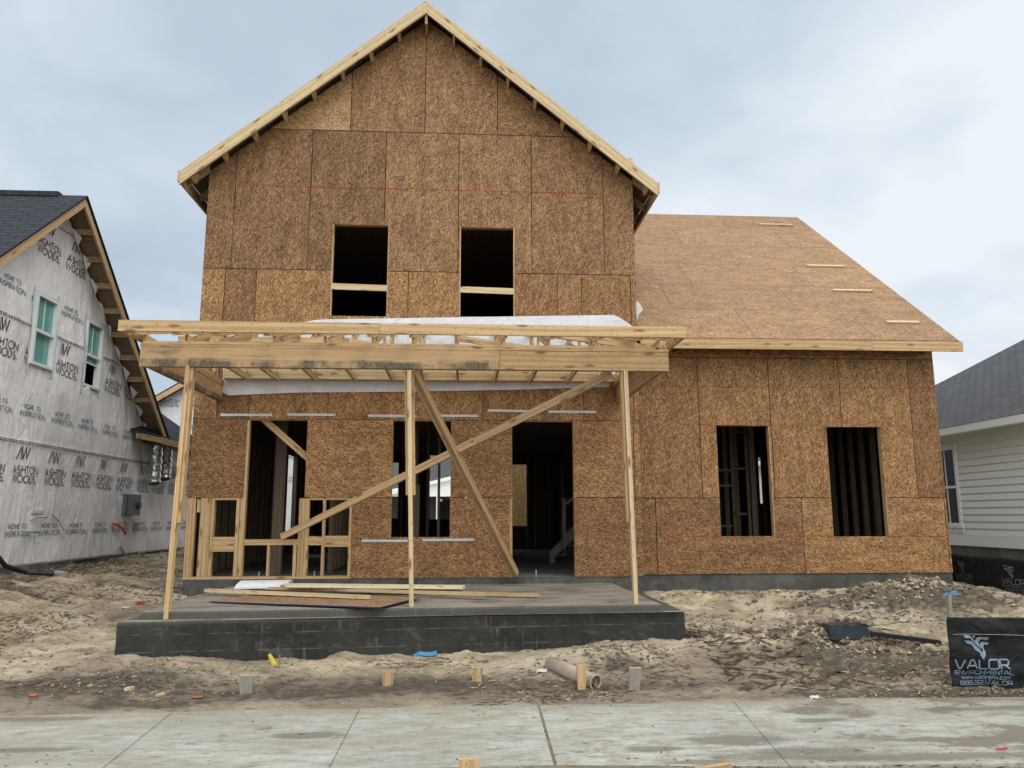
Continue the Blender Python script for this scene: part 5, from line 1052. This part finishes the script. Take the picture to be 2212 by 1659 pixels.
# black plastic box and dark plank on the right heap
p = gpt(1826, 1372); e = MB(); w, d, h = .23, .13, .15; z = p[2]-.03
B = [(-w, -d), (w*1.02, -d), (w*1.03, d), (-w, d)]; T = [(-w*1.02, -d*1.0), (w*.94, -d*.95), (w*.96, d), (-w, d)]
for i in range(4):
    j = (i+1) % 4; e.face([(p[0]+B[i][0], p[1]+B[i][1], z), (p[0]+B[j][0], p[1]+B[j][1], z), (p[0]+T[j][0], p[1]+T[j][1], z+h+.012*(i % 2)), (p[0]+T[i][0], p[1]+T[i][1], z+h+.008)], [(0, 0)]*4)
e.face([(p[0]+T[0][0], p[1]+T[0][1], z+h+.01), (p[0]+T[1][0], p[1]+T[1][1], z+h+.02), (p[0]+T[2][0]*.1, p[1]+T[2][1]*.4, z+h+.03), (p[0]+T[3][0], p[1]+T[3][1], z+h+.008)], [(0, 0)]*4)
M['boxplastic'] = plain('blue_black_plastic', (.028, .034, .045), .35, .5, var=.6, scale=9); o = e.build('plastic_box', M['boxplastic'], bevel=.006); tag(o, 'crumpled black plastic box on top of the right dirt heap', 'plastic box'); s = o.modifiers.new('t', 'SOLIDIFY'); s.thickness = .004
p, q = gpt(1880, 1372), gpt(2030, 1393); b = MB(); b.beam(p+np.array([0, .0, .02]), q+np.array([0, 0, .03]), .09, .045); tag(b.build('dark_plank', M['black']), 'dark wet plank lying between the dirt heap and the near black fence', 'plank')
def scrap(name, px, py, s, mat, lab, cat, flat=False, rz=0, el=2.2):
    p = gpt(px, py); b = MB()
    if flat:
        n = 5; pts = [(p[0]+s*el*(i/4-.5)*math.cos(rz), p[1]+s*el*(i/4-.5)*math.sin(rz), p[2]+.01+.35*s*abs(math.sin(i*1.9))) for i in range(n)]
        for i in range(n-1): a, c = np.array(pts[i]), np.array(pts[i+1]); d = np.array([-math.sin(rz)*s*.5, math.cos(rz)*s*.5, s*.2]); b.face([a-d, c-d*.8, c+d, a+d*.9], [(0, 0)]*4)
        o = b.build(name, M[mat]); sm = o.modifiers.new('t', 'SOLIDIFY'); sm.thickness = .004
    else:
        d = np.array([math.cos(rz), math.sin(rz), .12]); b.beam(p+np.array([0, 0, s*.3])-d*s*el/2, p+np.array([0, 0, s*.3])+d*s*el/2, s, s*.55); o = b.build(name, M[mat])
    tag(o, lab, cat)
scrap('wood_offcut', 380*1.0*.735+0, 1491, .05, 'wood_pale', 'pale wood block lying in dark dirt at the lower left', 'wood scrap', rz=.1, el=1.6)
scrap('wood_chip', 346, 1503, .035, 'wood', 'pointed tan chip right of the pale wood block', 'wood scrap', rz=.8); scrap('wood_chip', 194, 1482, .02, 'wood_pale', 'thin pale sliver left of the pale wood block', 'wood scrap', rz=.4)
scrap('orange_tape', 70, 1506, .045, 'rust', 'orange tape scrap at the far lower left', 'tape scrap', True, .2, 1.6); scrap('brown_fitting', 425, 1509, .03, 'rust', 'twisted rust orange strap near the pavement edge', 'strap scrap', True, .1, 3.4)
scrap('red_wrapper', 303, 1305, .07, 'red', 'red wrapper left of the slab', 'wrapper', True, .7, 1.6); scrap('paper_scrap', 270, 1315, .045, 'paper', 'small white scrap beside the red wrapper', 'paper scrap', True, .2)
scrap('blue_tarp', 918, 1418, .10, 'bluebag', 'blue plastic scrap against the foot of the slab', 'plastic scrap', True, .05, 2.6); scrap('paper_scrap', 1170, 1453, .05, 'paper', 'white paper scrap left of the tan pipe', 'paper scrap', True, -.1); scrap('wood_chip', 962, 1436, .018, 'wood_pale', 'thin lath right of the blue scrap', 'wood scrap', rz=-.25, el=9)
scrap('paper_scrap', 1840, 1430+100, .05, 'paper', 'crumpled pale scrap by the pavement below the heap', 'paper scrap', True, .1) if False else scrap('paper_scrap', 1760, 1510, .04, 'paper', 'crumpled pale scrap at the pavement edge below the heap', 'paper scrap', True, .1)
scrap('wood_offcut', 1983, 1351, .03, 'wood', 'short tan lath on the far right slope', 'wood scrap', rz=.3, el=6) if False else scrap('wood_offcut', 1703, 1353, .022, 'wood', 'short tan lath on the slope under the left wing window', 'wood scrap', rz=.5, el=5)
scrap('plastic_twine', 2165, 1622, .022, 'red', 'thin red twine on the pavement at the lower right corner', 'twine', True, .3, 5); scrap('brown_plank', 1540, 1665, .06, 'wood_old', 'dark plank edge at the bottom of the photo', 'plank', rz=0, el=4)
p = at(588, 1424, 'Y', -3.52); p[2] = float(gz(p[0], p[1])); b = MB(); b.tube([p+np.array([.03, -.03, 0]), p+np.array([0, -.03, .06]), p+np.array([-.03, -.03, .11])], [.036, .026, .016], 8); tag(b.build('yellow_cup', M['yellow'], smooth=True), 'small yellow plastic cone at the foot of the slab', 'cone')
p = gpt(603, 1445); b = MB(); b.beam(p, p+np.array([0, 0, .14]), .012, .02, up=(0, 1, 0)); tag(b.build('metal_stub', M['copper']), 'thin rusty stub standing in the dirt near the grey stake', 'stub')

# ------------------------------------------------------------------ loose litter on the ground
def litter(name, n, mat, size, xr, yr, elong, lab_kind='stuff', dens=None):
    b = MB(); k = 0
    while k < n:
        x = rng.uniform(*xr); y = rng.uniform(*yr)
        if .35 < x < 6.9 and y > -3.3: continue
        if x > -.05 and y > -.05 or (x > 7 and y > .3) or x < XL+.1: continue
        on_walk = -6.72 < y < -4.88
        if on_walk and (rng.random() > .10 or (vnoise(np.array(x*1.1+5), np.array(y*2.0)) < .1 and rng.random() > .15)): continue
        if dens and vnoise(np.array(x*dens), np.array(y*dens*1.5)) < .05: continue
        z = -.749 if on_walk else float(gz(x, y)); s = size*rng.uniform(.4, 1.6)*(.5 if on_walk else 1); a = rng.uniform(-.9, .9)+(0 if rng.random() < .8 else 1.5)
        d = np.array([math.cos(a), math.sin(a), rng.uniform(-.25, .35)])*s*elong; t = np.array([-math.sin(a), math.cos(a), 0])*s*.5; u = np.array([0, 0, s*.5]); p = np.array([x, y, z])
        A, B_, C_, D_ = p-d, p+d, p+t*1.2+u*.2, p-t+u
        for tri in ((A, D_, C_), (D_, B_, C_), (A, p-t*1.5, D_), (p-t*1.5, B_, D_)): b.face(tri, [(0, 0)]*3)
        k += 1
    o = b.build(name, M[mat], kind='stuff'); return o
litter('dirt_clods', 3200, 'clod', .022, (-3, 13), (-6.9, 3), 1.0, dens=.9)
litter('root_litter', 8000, 'twig', .010, (-3, 13), (-6.9, 4), 5.0, dens=.8)
litter('root_tangle', 380, 'twig', .022, (6.9, 9.9), (-4.6, -2.2), 5.5, dens=1.2)
litter('straw_litter', 3000, 'straw', .007, (-3, 13), (-6.9, 4), 5.0, dens=.6)
# rough lumps along the heaps
def lumps():
    b = MB()
    for cx, cy, rx, ry, n, s0 in ((8.6, -3.1, 1.3, .6, 420, .045), (8.55, -3.0, .35, .2, 60, .08), (10.6, -.75, 1.9, .45, 520, .05), (9.6, -4.3, .9, .25, 160, .035), (.9, -4.2, 1.3, .4, 120, .03), (-2.6, 3.5, .6, 3, 200, .04), (5.9, -3.7, .5, .3, 60, .03), (9.6, -4.72, 1.0, .07, 220, .03), (2.0, -4.1, 2.5, .4, 160, .02), (-1.5, -2.5, 1.5, 1.5, 200, .022), (7.5, -2.0, .9, .8, 160, .028)):
        for _ in range(n):
            x, y = rng.normal(cx, rx*.55), rng.normal(cy, ry*.55)
            if (x > 7 and y > .25) or (.3 < x < 6.85 and y > -3.3) or y < -4.75: continue
            s = s0*rng.uniform(.3, 1.3); p = np.array([x, y, float(gz(x, y))+s*.2]); ang = rng.uniform(0, 6.28); R3 = rng.uniform(.5, 1.0, 6)
            vv = [p+s*R3[0]*np.array([math.cos(ang), math.sin(ang), 0]), p+s*R3[1]*np.array([-math.sin(ang), math.cos(ang), 0]), p-s*R3[2]*np.array([math.cos(ang), math.sin(ang), 0]), p-s*R3[3]*np.array([-math.sin(ang), math.cos(ang), 0]), p+np.array([0, 0, s*R3[4]*.8]), p-np.array([0, 0, s])]
            for i in range(4): j = (i+1) % 4; b.face([vv[i], vv[j], vv[4]], [(0, 0)]*3, int(rng.random() < .4)); b.face([vv[j], vv[i], vv[5]], [(0, 0)]*3)
    b.build('dirt_lumps', [M['clod'], M['dirt']], kind='stuff')
lumps()
